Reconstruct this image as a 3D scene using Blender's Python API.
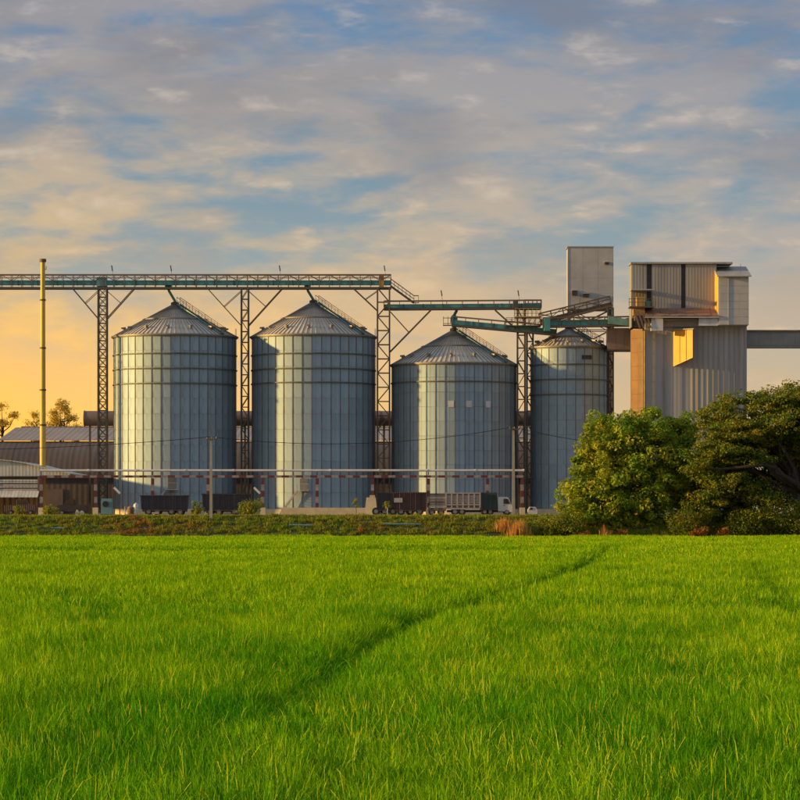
import bpy, math, random
import numpy as np
from mathutils import Vector, Matrix
R_ = math.radians
random.seed(7); rng = np.random.default_rng(7)
scene = bpy.context.scene
for o in list(bpy.data.objects): bpy.data.objects.remove(o)
col = scene.collection

# ------------------------------------------------------------------ camera
F = 3168.0            # focal length in photo pixels (800 px wide)
CZ = 3.35             # eye height above the soil; the rice tops stand at 0.6
HY = 513.0            # image row of the horizon
cam = bpy.data.cameras.new('camera'); camo = bpy.data.objects.new('camera', cam); col.objects.link(camo)
cam.sensor_width = 36; cam.lens = 36*F/800; cam.shift_y = (HY-400)/800
cam.clip_start = 1; cam.clip_end = 20000
camo.location = (0, 0, CZ); camo.rotation_euler = (R_(90), 0, 0)
scene.camera = camo
cy = scene.cycles; cy.max_bounces = 4; cy.diffuse_bounces = 2; cy.glossy_bounces = 3; cy.transmission_bounces = 3; cy.transparent_max_bounces = 4

# ------------------------------------------------------------------ light
SUN_AZ = R_(84)       # to the left of straight behind the camera
SUN_EL = R_(10)
sd = Vector((-math.sin(SUN_AZ)*math.cos(SUN_EL), -math.cos(SUN_AZ)*math.cos(SUN_EL), math.sin(SUN_EL)))
sun = bpy.data.lights.new('sun', 'SUN'); sun.energy = 3.5; sun.angle = R_(1.5); sun.color = (1.0, 0.62, 0.20)
suno = bpy.data.objects.new('sun', sun); col.objects.link(suno)
suno.rotation_euler = sd.to_track_quat('Z', 'Y').to_euler(); suno.location = sd*600
scene.view_settings.view_transform = 'Standard'; scene.view_settings.look = 'None'
scene.view_settings.exposure = 0.85; scene.view_settings.gamma = 1; scene.view_settings.use_curve_mapping = False

def world():
    w = bpy.data.worlds.new('World'); scene.world = w; w.use_nodes = True
    nt = w.node_tree; N = nt.nodes; L = nt.links; N.clear()
    def n(t, **k):
        x = N.new(t)
        for a, b in k.items(): setattr(x, a, b)
        return x
    def m(op, a, b=None, c=None):
        x = n('ShaderNodeMath', operation=op)
        for i, v in enumerate((a, b, c)):
            if v is None: continue
            if isinstance(v, (int, float)): x.inputs[i].default_value = v
            else: L.new(v, x.inputs[i])
        return x.outputs[0]
    def ramp(src, stops, interp='LINEAR'):
        x = n('ShaderNodeValToRGB'); x.color_ramp.interpolation = interp; e = x.color_ramp.elements
        while len(e) < len(stops): e.new(0.5)
        for i, (p, c) in enumerate(stops):
            e[i].position = p; e[i].color = (*c, 1) if len(c) == 3 else c
        L.new(src, x.inputs[0]); return x.outputs[0]
    def mix(f, a, b, bt='MIX'):
        x = n('ShaderNodeMix', data_type='RGBA', blend_type=bt)
        for s, v in ((x.inputs[0], f), (x.inputs[6], a), (x.inputs[7], b)):
            if isinstance(v, (int, float)): s.default_value = v
            elif isinstance(v, tuple): s.default_value = (*v, 1)
            else: L.new(v, s)
        return x.outputs[2]
    sky = n('ShaderNodeTexSky', sky_type='NISHITA', sun_disc=False)
    sky.sun_elevation = SUN_EL; sky.sun_rotation = math.atan2(sd.x, sd.y); sky.air_density = 1.4; sky.dust_density = 2.5; sky.ozone_density = 1.5
    tc = n('ShaderNodeTexCoord'); sp = n('ShaderNodeSeparateXYZ'); L.new(tc.outputs['Generated'], sp.inputs[0])
    X, Y, Z = sp.outputs; el = m('MAXIMUM', Z, 0.0)
    # warm side of the sky: towards the low sun on the left
    warm = m('MULTIPLY_ADD', X, -3.4, 0.52); warm = m('MAXIMUM', m('MINIMUM', warm, 1.0), 0.0)
    # cloud sheets: noise on the direction, flattened towards the horizon
    def noise(scale, zs, det, off, dist=0.0, rough=0.55):
        mp = n('ShaderNodeMapping'); mp.inputs['Scale'].default_value = (scale, scale, scale*zs); mp.inputs['Location'].default_value = off
        L.new(tc.outputs['Generated'], mp.inputs[0])
        t = n('ShaderNodeTexNoise'); t.inputs['Scale'].default_value = 1; t.inputs['Detail'].default_value = det
        t.inputs['Roughness'].default_value = rough; t.inputs['Distortion'].default_value = dist
        L.new(mp.outputs[0], t.inputs['Vector']); return t.outputs['Fac']
    n1 = noise(9.5, 3.4, 6, (3.1, 1.7, 0.4), 0.25, 0.55)    # large sheets
    n2 = noise(33, 3.4, 6, (8.2, 0.3, 5.0), 0.25, 0.55)     # streaks
    n3 = noise(12, 2.8, 5, (1.4, 6.3, 2.2), 0.3, 0.5)       # dark sheets
    n4 = noise(58, 2.6, 5, (4.1, 2.3, 1.2), 0.2, 0.58)      # puffs
    body = m('ADD', m('MULTIPLY', n1, 0.5), m('MULTIPLY', n2, 0.5))
    # colours of the cloud sheet with height above the horizon, cool side and warm side
    hgt = m('MULTIPLY', el, 4.0)  # sky above the view, at the ramps' end, brightened for more ambient light
    cool = ramp(hgt, [(0.0, (.52, .40, .28)), (.14, (.46, .385, .31)), (.28, (.39, .355, .325)), (.42, (.32, .31, .32)), (.62, (.235, .245, .29)), (1, (.34, .38, .46))])
    wrm = ramp(hgt, [(0.0, (1.1, .52, .05)), (.12, (.98, .52, .09)), (.22, (.76, .48, .16)), (.36, (.55, .41, .24)), (.52, (.35, .315, .295)), (.68, (.245, .25, .29)), (1, (.34, .38, .45))])
    cl = mix(warm, cool, wrm)
    gap = ramp(hgt, [(0.0, (.55, .38, .19)), (.15, (.46, .40, .28)), (.28, (.28, .33, .33)), (.42, (.16, .255, .33)), (.65, (.115, .205, .345)), (1, (.16, .28, .48))])
    gapc = gap
    lit = ramp(hgt, [(0.0, (1.0, .55, .15)), (.2, (.78, .54, .29)), (.4, (.60, .49, .38)), (.65, (.46, .43, .43)), (1, (.5, .49, .49))])
    dark = ramp(hgt, [(0.0, (.62, .38, .15)), (.2, (.48, .38, .26)), (.4, (.27, .25, .25)), (.7, (.15, .155, .195)), (1, (.27, .30, .37))])
    cover = ramp(body, [(.385, (0, 0, 0)), (.575, (1, 1, 1))], 'EASE')
    c = mix(cover, gapc, cl)
    dk = ramp(n3, [(.42, (0, 0, 0)), (.68, (1, 1, 1))], 'EASE')
    c = mix(m('MULTIPLY', dk, 0.7), c, dark)
    lt = ramp(m('ADD', m('MULTIPLY', n2, .55), m('MULTIPLY', n4, .45)), [(.53, (0, 0, 0)), (.70, (1, 1, 1))], 'EASE')
    c = mix(m('MULTIPLY', lt, 0.6), c, lit)
    # clear golden haze close to the horizon dissolves the clouds
    hz = ramp(hgt, [(0.08, (1, 1, 1)), (.34, (0, 0, 0))], 'EASE')
    c = mix(m('MULTIPLY', hz, m('MULTIPLY_ADD', warm, .6, .3)), c, mix(warm, (.50, .41, .31), (1.2, .60, .065)))
    bg = n('ShaderNodeBackground'); out = n('ShaderNodeOutputWorld')
    sc = mix(1.0, c, (6.4, 6.4, 6.4), 'MULTIPLY')
    tot = mix(1.0, sc, mix(1.0, sky.outputs[0], (.04, .04, .04), 'MULTIPLY'), 'ADD')
    L.new(tot, bg.inputs['Color']); bg.inputs['Strength'].default_value = 0.1
    L.new(bg.outputs[0], out.inputs[0])
world()

# ------------------------------------------------------------------ helpers
def W(px, py, D):
    return Vector(((px-400)/F*D, D, CZ+(HY-py)/F*D))
def WX(px, D): return (px-400)/F*D
def WZ(py, D): return CZ+(HY-py)/F*D
YARD = 3.05

MATS = {}
def mat(name, c1, c2=None, rough=0.6, metal=0.0, scale=1.0, stretch=(1, 1, 1), rnd=0.0, bump=0.0, bscale=30.0, bst=(1, 1, 1),
        streak=None, wave=None, spec=0.5, coords='Object', contrast=(.35, .65)):
    if name in MATS: return MATS[name]
    M = bpy.data.materials.new(name); M.use_nodes = True; nt = M.node_tree; N = nt.nodes; L = nt.links
    p = N['Principled BSDF']; p.inputs['Roughness'].default_value = rough; p.inputs['Metallic'].default_value = metal
    p.inputs['Specular IOR Level'].default_value = spec
    tc = N.new('ShaderNodeTexCoord')
    if coords == 'World':
        g = N.new('ShaderNodeNewGeometry'); src = g.outputs['Position']
    else: src = tc.outputs[coords]
    def noise(sc, st, det=5):
        mp = N.new('ShaderNodeMapping'); mp.inputs['Scale'].default_value = tuple(sc*s for s in st); L.new(src, mp.inputs[0])
        t = N.new('ShaderNodeTexNoise'); t.inputs['Scale'].default_value = 1; t.inputs['Detail'].default_value = det; t.inputs['Roughness'].default_value = .62
        L.new(mp.outputs[0], t.inputs['Vector']); return t.outputs['Fac']
    def mix(f, a, b, bt='MIX'):
        x = N.new('ShaderNodeMix'); x.data_type = 'RGBA'; x.blend_type = bt
        for s, v in ((x.inputs[0], f), (x.inputs[6], a), (x.inputs[7], b)):
            if isinstance(v, (int, float)): s.default_value = v
            elif isinstance(v, tuple): s.default_value = (*v, 1)
            else: L.new(v, s)
        return x.outputs[2]
    def rmap(f, lo, hi, a=0., b=1.):
        x = N.new('ShaderNodeMapRange'); x.inputs[1].default_value = lo; x.inputs[2].default_value = hi
        x.inputs[3].default_value = a; x.inputs[4].default_value = b; L.new(f, x.inputs[0]); return x.outputs[0]
    c2 = c2 or tuple(x*0.7 for x in c1)
    colr = mix(rmap(noise(scale, stretch), *contrast), c1, c2)
    if streak:   # (colour, scale, amount): rust or dirt running down
        s = noise(streak[1], (1, 1, .06), 6)
        colr = mix(rmap(s, .52, .72, 0, streak[2]), colr, streak[0])
    if rnd:
        oi = N.new('ShaderNodeObjectInfo'); v = rmap(oi.outputs['Random'], 0, 1, 1-rnd, 1+rnd)
        hs = N.new('ShaderNodeHueSaturation'); L.new(colr, hs.inputs['Color']); L.new(v, hs.inputs['Value']); colr = hs.outputs[0]
    L.new(colr, p.inputs['Base Color'])
    nrm = None
    if wave:     # (direction, pitch metres, depth): corrugation
        w = N.new('ShaderNodeTexWave'); w.wave_type = 'BANDS'; w.bands_direction = wave[0]; w.wave_profile = 'SIN'
        w.inputs['Scale'].default_value = 0.314/wave[1]; L.new(src, w.inputs['Vector'])
        b = N.new('ShaderNodeBump'); b.inputs['Strength'].default_value = 1; b.inputs['Distance'].default_value = wave[2]
        L.new(w.outputs['Fac'], b.inputs['Height']); nrm = b.outputs[0]
    if bump:
        b = N.new('ShaderNodeBump'); b.inputs['Strength'].default_value = 1; b.inputs['Distance'].default_value = bump
        L.new(noise(bscale, bst), b.inputs['Height'])
        if nrm: L.new(nrm, b.inputs['Normal'])
        nrm = b.outputs[0]
    if nrm: L.new(nrm, p.inputs['Normal'])
    MATS[name] = M; return M

class MB:
    def __init__(s): s.v = []; s.f = []
    def quad(s, *p):
        i = len(s.v); s.v += [Vector(q) for q in p]; s.f.append(tuple(range(i, i+len(p)))); return s
    def hexa(s, p):     # 8 corners: bottom 4 ccw, top 4 ccw
        i = len(s.v); s.v += [Vector(q) for q in p]
        s.f += [tuple(i+k for k in q) for q in ((3, 2, 1, 0), (4, 5, 6, 7), (0, 1, 5, 4), (1, 2, 6, 5), (2, 3, 7, 6), (3, 0, 4, 7))]; return s
    def box(s, x0, x1, y0, y1, z0, z1):
        return s.hexa([(x0, y0, z0), (x1, y0, z0), (x1, y1, z0), (x0, y1, z0), (x0, y0, z1), (x1, y0, z1), (x1, y1, z1), (x0, y1, z1)])
    def beam(s, a, b, w, h=None, up=(0, 0, 1)):
        a = Vector(a); b = Vector(b); h = h or w; u = (b-a).normalized(); up = Vector(up)
        if abs(u.dot(up)) > .98: up = Vector((0, 1, 0))
        r = u.cross(up).normalized(); t = r.cross(u)
        r *= w/2; t *= h/2
        return s.hexa([a-r-t, a+r-t, b+r-t, b-r-t, a-r+t, a+r+t, b+r+t, b-r+t])
    def tube(s, a, b, r0, r1=None, n=8, caps=True):
        a = Vector(a); b = Vector(b); r1 = r0 if r1 is None else r1; u = (b-a).normalized()
        up = Vector((0, 0, 1)) if abs(u.z) < .9 else Vector((1, 0, 0))
        x = u.cross(up).normalized(); y = u.cross(x); i = len(s.v)
        for p, r in ((a, r0), (b, r1)):
            for k in range(n):
                t = 2*math.pi*k/n; s.v.append(p+x*(r*math.cos(t))+y*(r*math.sin(t)))
        for k in range(n): s.f.append((i+k, i+n+k, i+n+(k+1) % n, i+(k+1) % n))
        if caps: s.f.append(tuple(i+k for k in range(n))); s.f.append(tuple(i+n+n-1-k for k in range(n)))
        return s
    def path(s, pts, rad, n=6):
        for k in range(len(pts)-1):
            ra = rad[k] if isinstance(rad, (list, tuple)) else rad; rb = rad[k+1] if isinstance(rad, (list, tuple)) else rad
            s.tube(pts[k], pts[k+1], ra, rb, n, caps=(k in (0, len(pts)-2)))
        return s
    def lathe(s, c, prof, n=48, a0=0, a1=2*math.pi):     # prof: (r, z)
        full = abs(a1-a0-2*math.pi) < 1e-6; m = n if full else n+1; i = len(s.v); c = Vector(c)
        for r, z in prof:
            for k in range(m):
                t = a0+(a1-a0)*k/n; s.v.append(c+Vector((r*math.cos(t), r*math.sin(t), z)))
        for j in range(len(prof)-1):
            for k in range(n):
                k2 = (k+1) % m; s.f.append((i+j*m+k, i+j*m+k2, i+(j+1)*m+k2, i+(j+1)*m+k))
        return s
    def prism(s, poly, d, off):      # poly 3-D points, extruded by vector d
        i = len(s.v); n = len(poly); d = Vector(d); off = Vector(off)
        s.v += [Vector(p)+off for p in poly]+[Vector(p)+off+d for p in poly]
        s.f.append(tuple(i+k for k in range(n))); s.f.append(tuple(i+n+n-1-k for k in range(n)))
        for k in range(n): k2 = (k+1) % n; s.f.append((i+k, i+n+k, i+n+k2, i+k2))
        return s
    def mesh(s, name, m, off=Vector((0, 0, 0)), smooth=True):
        me = bpy.data.meshes.new(name); me.from_pydata([tuple(v-off) for v in s.v], [], s.f)
        if m: me.materials.append(m)
        if smooth:
            me.polygons.foreach_set('use_smooth', [True]*len(me.polygons)); me.set_sharp_from_angle(angle=R_(35))
        return me
    def build(s, name, m, parent=None, label=None):
        off = org(parent) if parent else Vector((0, 0, 0))
        o = bpy.data.objects.new(name, s.mesh(name, m, off)); col.objects.link(o)
        if parent: o.parent = parent
        if label: o['label'] = label
        return o
def org(o):
    v = Vector((0, 0, 0))
    while o: v = v+o.location; o = o.parent
    return v
def inst(name, me, parent, loc=(0, 0, 0), rot=(0, 0, 0), scl=(1, 1, 1)):   # loc in world
    o = bpy.data.objects.new(name, me); col.objects.link(o)
    if parent: o.parent = parent; o.location = Vector(loc)-org(parent)
    else: o.location = loc
    o.rotation_euler = rot; o.scale = scl
    return o
def thing(name, label, cat, loc, group=None):
    o = bpy.data.objects.new(name, None); col.objects.link(o); o.location = loc; o.empty_display_size = .5
    o['label'] = label; o['category'] = cat
    if group: o['group'] = group
    return o
def tag(o, label, cat=None, group=None, kind=None):
    if label: o['label'] = label
    if cat: o['category'] = cat
    if group: o['group'] = group
    if kind: o['kind'] = kind
    return o
_unit = {}
def beam_inst(name, m, parent, a, b, w, h=None):
    """one bar as an object of its own, sharing a unit mesh per material"""
    a = Vector(a); b = Vector(b); h = h or w; key = m.name
    if key not in _unit: _unit[key] = MB().box(-.5, .5, -.5, .5, 0, 1).mesh('bar', m, smooth=False)
    o = bpy.data.objects.new(name, _unit[key]); col.objects.link(o)
    if parent: o.parent = parent; o.location = a-org(parent)
    else: o.location = a
    u = b-a; o.rotation_mode = 'XYZ'; z = u.normalized()
    up = Vector((0, 0, 1)) if abs(z.z) < .98 else Vector((0, 1, 0))
    x = up.cross(z).normalized(); y = z.cross(x)
    o.rotation_euler = Matrix((x, y, z)).transposed().to_euler(); o.scale = (w, h, u.length)
    return o

# ------------------------------------------------------------------ materials
GALV = mat('galvanised_sheet', (.41, .52, .57), (.32, .415, .46), rough=.70, metal=.92, scale=.35, stretch=(1, 1, .35), rnd=.06,
           streak=((.20, .17, .13), 1.4, .75), wave=('Z', .106, .010), coords='Object')
GALVB = mat('galvanised_shell', (.36, .44, .47), (.3, .36, .39), rough=.55, metal=.85, scale=.4, wave=('Z', .106, .010))
STIFF = mat('weathered_stiffener', (.23, .23, .22), (.15, .145, .135), rough=.6, metal=.5, scale=.6)
RING = mat('weathered_ring', (.17, .17, .16), (.11, .11, .10), rough=.65, metal=.4, scale=.6)
ROOFM = mat('roof_sheet', (.60, .53, .42), (.48, .42, .33), rough=.7, metal=.0, scale=.8, rnd=.09, streak=((.22, .17, .12), 2.0, .5))
RIBM = mat('roof_rib_steel', (.27, .25, .22), (.19, .18, .155), rough=.55, metal=.5, scale=1)
STEEL = mat('tower_steel', (.12, .115, .10), (.075, .07, .06), rough=.6, metal=.35, scale=1.2)
STEELT = mat('brown_steel', (.17, .125, .085), (.09, .07, .05), rough=.65, metal=.3, scale=1.2)
RAIL = mat('rusty_rail', (.25, .165, .125), (.16, .125, .10), rough=.7, metal=.2, scale=1.5)
TEAL = mat('teal_paint', (.07, .32, .31), (.05, .22, .215), rough=.5, scale=.8, streak=((.10, .08, .05), 2.0, .5))
TEALL = mat('pale_teal_paint', (.16, .33, .32), (.1, .22, .22), rough=.5, scale=.8)
CONC = mat('concrete', (.36, .35, .32), (.27, .26, .235), rough=.85, scale=.5, bump=.01, bscale=4, streak=((.17, .15, .12), .9, .5))
PLINTH = mat('pale_concrete', (.78, .64, .36), (.6, .49, .29), rough=.85, scale=.7, bump=.01, bscale=5)
CLAD = mat('grey_cladding', (.33, .32, .29), (.26, .25, .225), rough=.62, metal=.1, scale=.35, stretch=(1, 1, .15), rnd=.05,
           streak=((.16, .13, .10), .8, .5), wave=('X', .45, .012))
BINM = mat('bin_cladding', (.42, .41, .38), (.31, .30, .275), rough=.7, metal=.1, scale=.5, stretch=(1, 1, .08),
           streak=((.19, .175, .15), .7, .7), wave=('X', .6, .008))
PALE = mat('pale_panel', (.47, .47, .45), (.38, .375, .35), rough=.6, scale=.3, streak=((.24, .21, .17), .7, .4))
WHITEP = mat('white_sheet', (.66, .68, .68), (.5, .51, .5), rough=.55, scale=.6, streak=((.3, .27, .22), 1.2, .5))
DARKS = mat('dark_louvre', (.06, .055, .06), (.035, .03, .035), rough=.7, scale=2)
RUSTR = mat('rusty_roof', (.30, .155, .085), (.17, .115, .08), rough=.85, scale=.9, stretch=(1, 1, .5), bump=.02, bscale=3)
OCHRE = mat('ochre_steel', (.52, .33, .10), (.40, .24, .08), rough=.7, scale=.5, streak=((.16, .09, .05), 1.0, .6))
RUSTO = mat('rusty_ochre_steel', (.28, .145, .045), (.20, .105, .035), rough=.7, scale=.5, streak=((.15, .08, .04), 1.0, .6))
SUNY = mat('sunlit_sheet', (.90, .47, .035), (.78, .38, .03), rough=.6, scale=.4)  # sunlight put into the colour as bright yellow-orange
CHIM = mat('chimney_steel', (.70, .46, .09), (.55, .34, .07), rough=.55, metal=.2, scale=.5, stretch=(1, 1, .2))
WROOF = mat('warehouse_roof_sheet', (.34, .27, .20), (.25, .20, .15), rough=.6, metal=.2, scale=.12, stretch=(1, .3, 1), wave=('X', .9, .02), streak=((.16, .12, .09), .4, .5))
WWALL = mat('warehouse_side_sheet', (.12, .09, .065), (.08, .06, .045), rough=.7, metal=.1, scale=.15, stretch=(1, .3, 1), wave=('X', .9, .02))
DUCT = mat('duct_steel', (.26, .19, .15), (.18, .14, .11), rough=.55, metal=.4, scale=.4)
SHEDW = mat('shed_sheet', (.60, .60, .52), (.50, .50, .43), rough=.6, scale=.5, wave=('X', .5, .01), streak=((.25, .2, .14), .9, .4))
REDP = mat('red_paint', (.17, .035, .035), (.10, .03, .03), rough=.7, scale=2.5, coords='World')  # red kept dark to stand for shade on the gantry
POSTW = mat('shaded_faded_white', (.36, .31, .29), (.22, .18, .17), rough=.7, scale=2.5, coords='World')  # faded white, dulled in the colour for shade on the columns
WHITP = mat('white_paint', (.46, .42, .39), (.34, .3, .28), rough=.6, scale=2)
PIPEW = mat('white_pipe_paint', (.74, .70, .66), (.6, .56, .52), rough=.5, scale=1)
NAVY = mat('dark_truck_paint', (.035, .035, .05), (.025, .025, .035), rough=.5, scale=1, streak=((.08, .065, .05), 1.5, .6))
BROWNP = mat('brown_container_paint', (.10, .05, .04), (.07, .035, .03), rough=.6, scale=1, streak=((.05, .03, .025), 1.2, .6), wave=('X', .28, .03))
GREENT = mat('green_tarpaulin', (.035, .065, .06), (.025, .045, .04), rough=.75, scale=1.2, bump=.03, bscale=2)
CABW = mat('white_cab_paint', (.72, .70, .66), (.6, .58, .54), rough=.4, scale=.7)
GLASS = mat('dark_glass', (.02, .022, .025), (.015, .017, .02), rough=.12, scale=1)
RUBBER = mat('tyre_rubber', (.022, .021, .02), (.03, .027, .024), rough=.9, scale=4)
CHASS = mat('chassis_black', (.03, .028, .026), (.05, .042, .035), rough=.7, scale=2)
WOOD = mat('plank_wood', (.32, .20, .11), (.2, .12, .07), rough=.8, scale=1.5, stretch=(.3, 1, 3), rnd=.2)
POLEC = mat('pole_concrete', (.42, .38, .31), (.33, .3, .25), rough=.85, scale=.8)
WIREM = mat('wire_black', (.03, .028, .025), rough=.6)
BARK = mat('tree_bark', (.075, .055, .04), (.04, .03, .022), rough=.9, scale=2, stretch=(1, 1, .3), bump=.04, bscale=6)
GLOWL = mat('lamp_white', (.8, .8, .78), rough=.4)

def leafmat(name, c1, c2, c3, scale=.5, trans=.35):
    M = bpy.data.materials.new(name); M.use_nodes = True; nt = M.node_tree; N = nt.nodes; L = nt.links; N.clear()
    g = N.new('ShaderNodeNewGeometry'); t = N.new('ShaderNodeTexNoise'); t.inputs['Scale'].default_value = scale; t.inputs['Detail'].default_value = 3
    L.new(g.outputs['Position'], t.inputs['Vector'])
    def mixn(f, a, b):
        x = N.new('ShaderNodeMix'); x.data_type = 'RGBA'
        for s, v in ((x.inputs[0], f), (x.inputs[6], a), (x.inputs[7], b)):
            if isinstance(v, (int, float)): s.default_value = v
            elif isinstance(v, tuple): s.default_value = (*v, 1)
            else: L.new(v, s)
        return x.outputs[2]
    r = N.new('ShaderNodeMapRange'); r.inputs[1].default_value = .38; r.inputs[2].default_value = .62; L.new(t.outputs['Fac'], r.inputs[0])
    a = N.new('ShaderNodeAttribute'); a.attribute_name = 'tint'
    c = mixn(a.outputs['Fac'], mixn(r.outputs[0], c1, c2), c3)
    d = N.new('ShaderNodeBsdfPrincipled'); d.inputs['Roughness'].default_value = .6; d.inputs['Specular IOR Level'].default_value = .25; L.new(c, d.inputs['Base Color'])
    tr = N.new('ShaderNodeBsdfTranslucent'); L.new(c, tr.inputs['Color'])
    mx = N.new('ShaderNodeMixShader'); mx.inputs[0].default_value = trans; L.new(d.outputs[0], mx.inputs[1]); L.new(tr.outputs[0], mx.inputs[2])
    o = N.new('ShaderNodeOutputMaterial'); L.new(mx.outputs[0], o.inputs[0]); return M
LEAF_A = leafmat('broad_leaf', (.27, .40, .018), (.11, .22, .013), (.56, .49, .03), .45)
LEAF_B = leafmat('rain_tree_leaf', (.17, .23, .016), (.08, .14, .012), (.36, .30, .022), .5)
LEAF_C = leafmat('shrub_leaf', (.25, .31, .02), (.15, .21, .018), (.46, .36, .03), 1.0)
LEAF_D = leafmat('far_leaf', (.60, .42, .04), (.45, .33, .03), (.65, .45, .05), .5, .45)
LEAF_R = leafmat('dry_leaf', (.50, .14, .025), (.36, .13, .03), (.5, .28, .07), 1.0)
REED = leafmat('dry_reed', (.60, .28, .05), (.50, .17, .03), (.66, .42, .12), 1.2)

# ------------------------------------------------------------------ ground
def ground():
    prof = [(-60, 0), (20, 0), (376.5, 0), (377.3, .5), (379, 1.35), (380.5, 2.0), (382.5, 2.75), (384.5, 3.0), (387, YARD), (700, YARD), (1500, YARD), (9000, YARD)]
    xs = [-9000, -1500, -400, -150]+list(np.linspace(-90, 90, 91))+[150, 400, 1500, 9000]
    v = []; f = []
    for y, z in prof:
        for x in xs:
            j = 0
            if 377 < y < 386 and abs(x) < 160: j = .16*math.sin(x*.9+y)+.10*math.sin(x*2.3+y*1.7)
            v.append((x, y+j, z+(j*.5 if 377 < y < 386 else 0)))
    n = len(xs)
    for a in range(len(prof)-1):
        for b in range(n-1): f.append((a*n+b, a*n+b+1, (a+1)*n+b+1, (a+1)*n+b))
    me = bpy.data.meshes.new('ground'); me.from_pydata(v, [], f)
    soil = mat('wet_soil', (.035, .045, .012), (.025, .028, .012), rough=.9, scale=.3, coords='World')
    bank = mat('embankment_earth', (.12, .09, .03), (.08, .11, .02), rough=.95, scale=.35, coords='World', bump=.08, bscale=2)
    yard = mat('yard_gravel', (.22, .17, .11), (.15, .12, .085), rough=.95, scale=.2, coords='World', bump=.03, bscale=3)
    for m in (soil, bank, yard): me.materials.append(m)
    for i, p in enumerate(me.polygons):
        a = i//(n-1); p.material_index = 0 if a < 2 else (1 if a < 8 else 2)
    o = bpy.data.objects.new('ground', me); col.objects.link(o); o['kind'] = 'structure'
ground()

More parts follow.
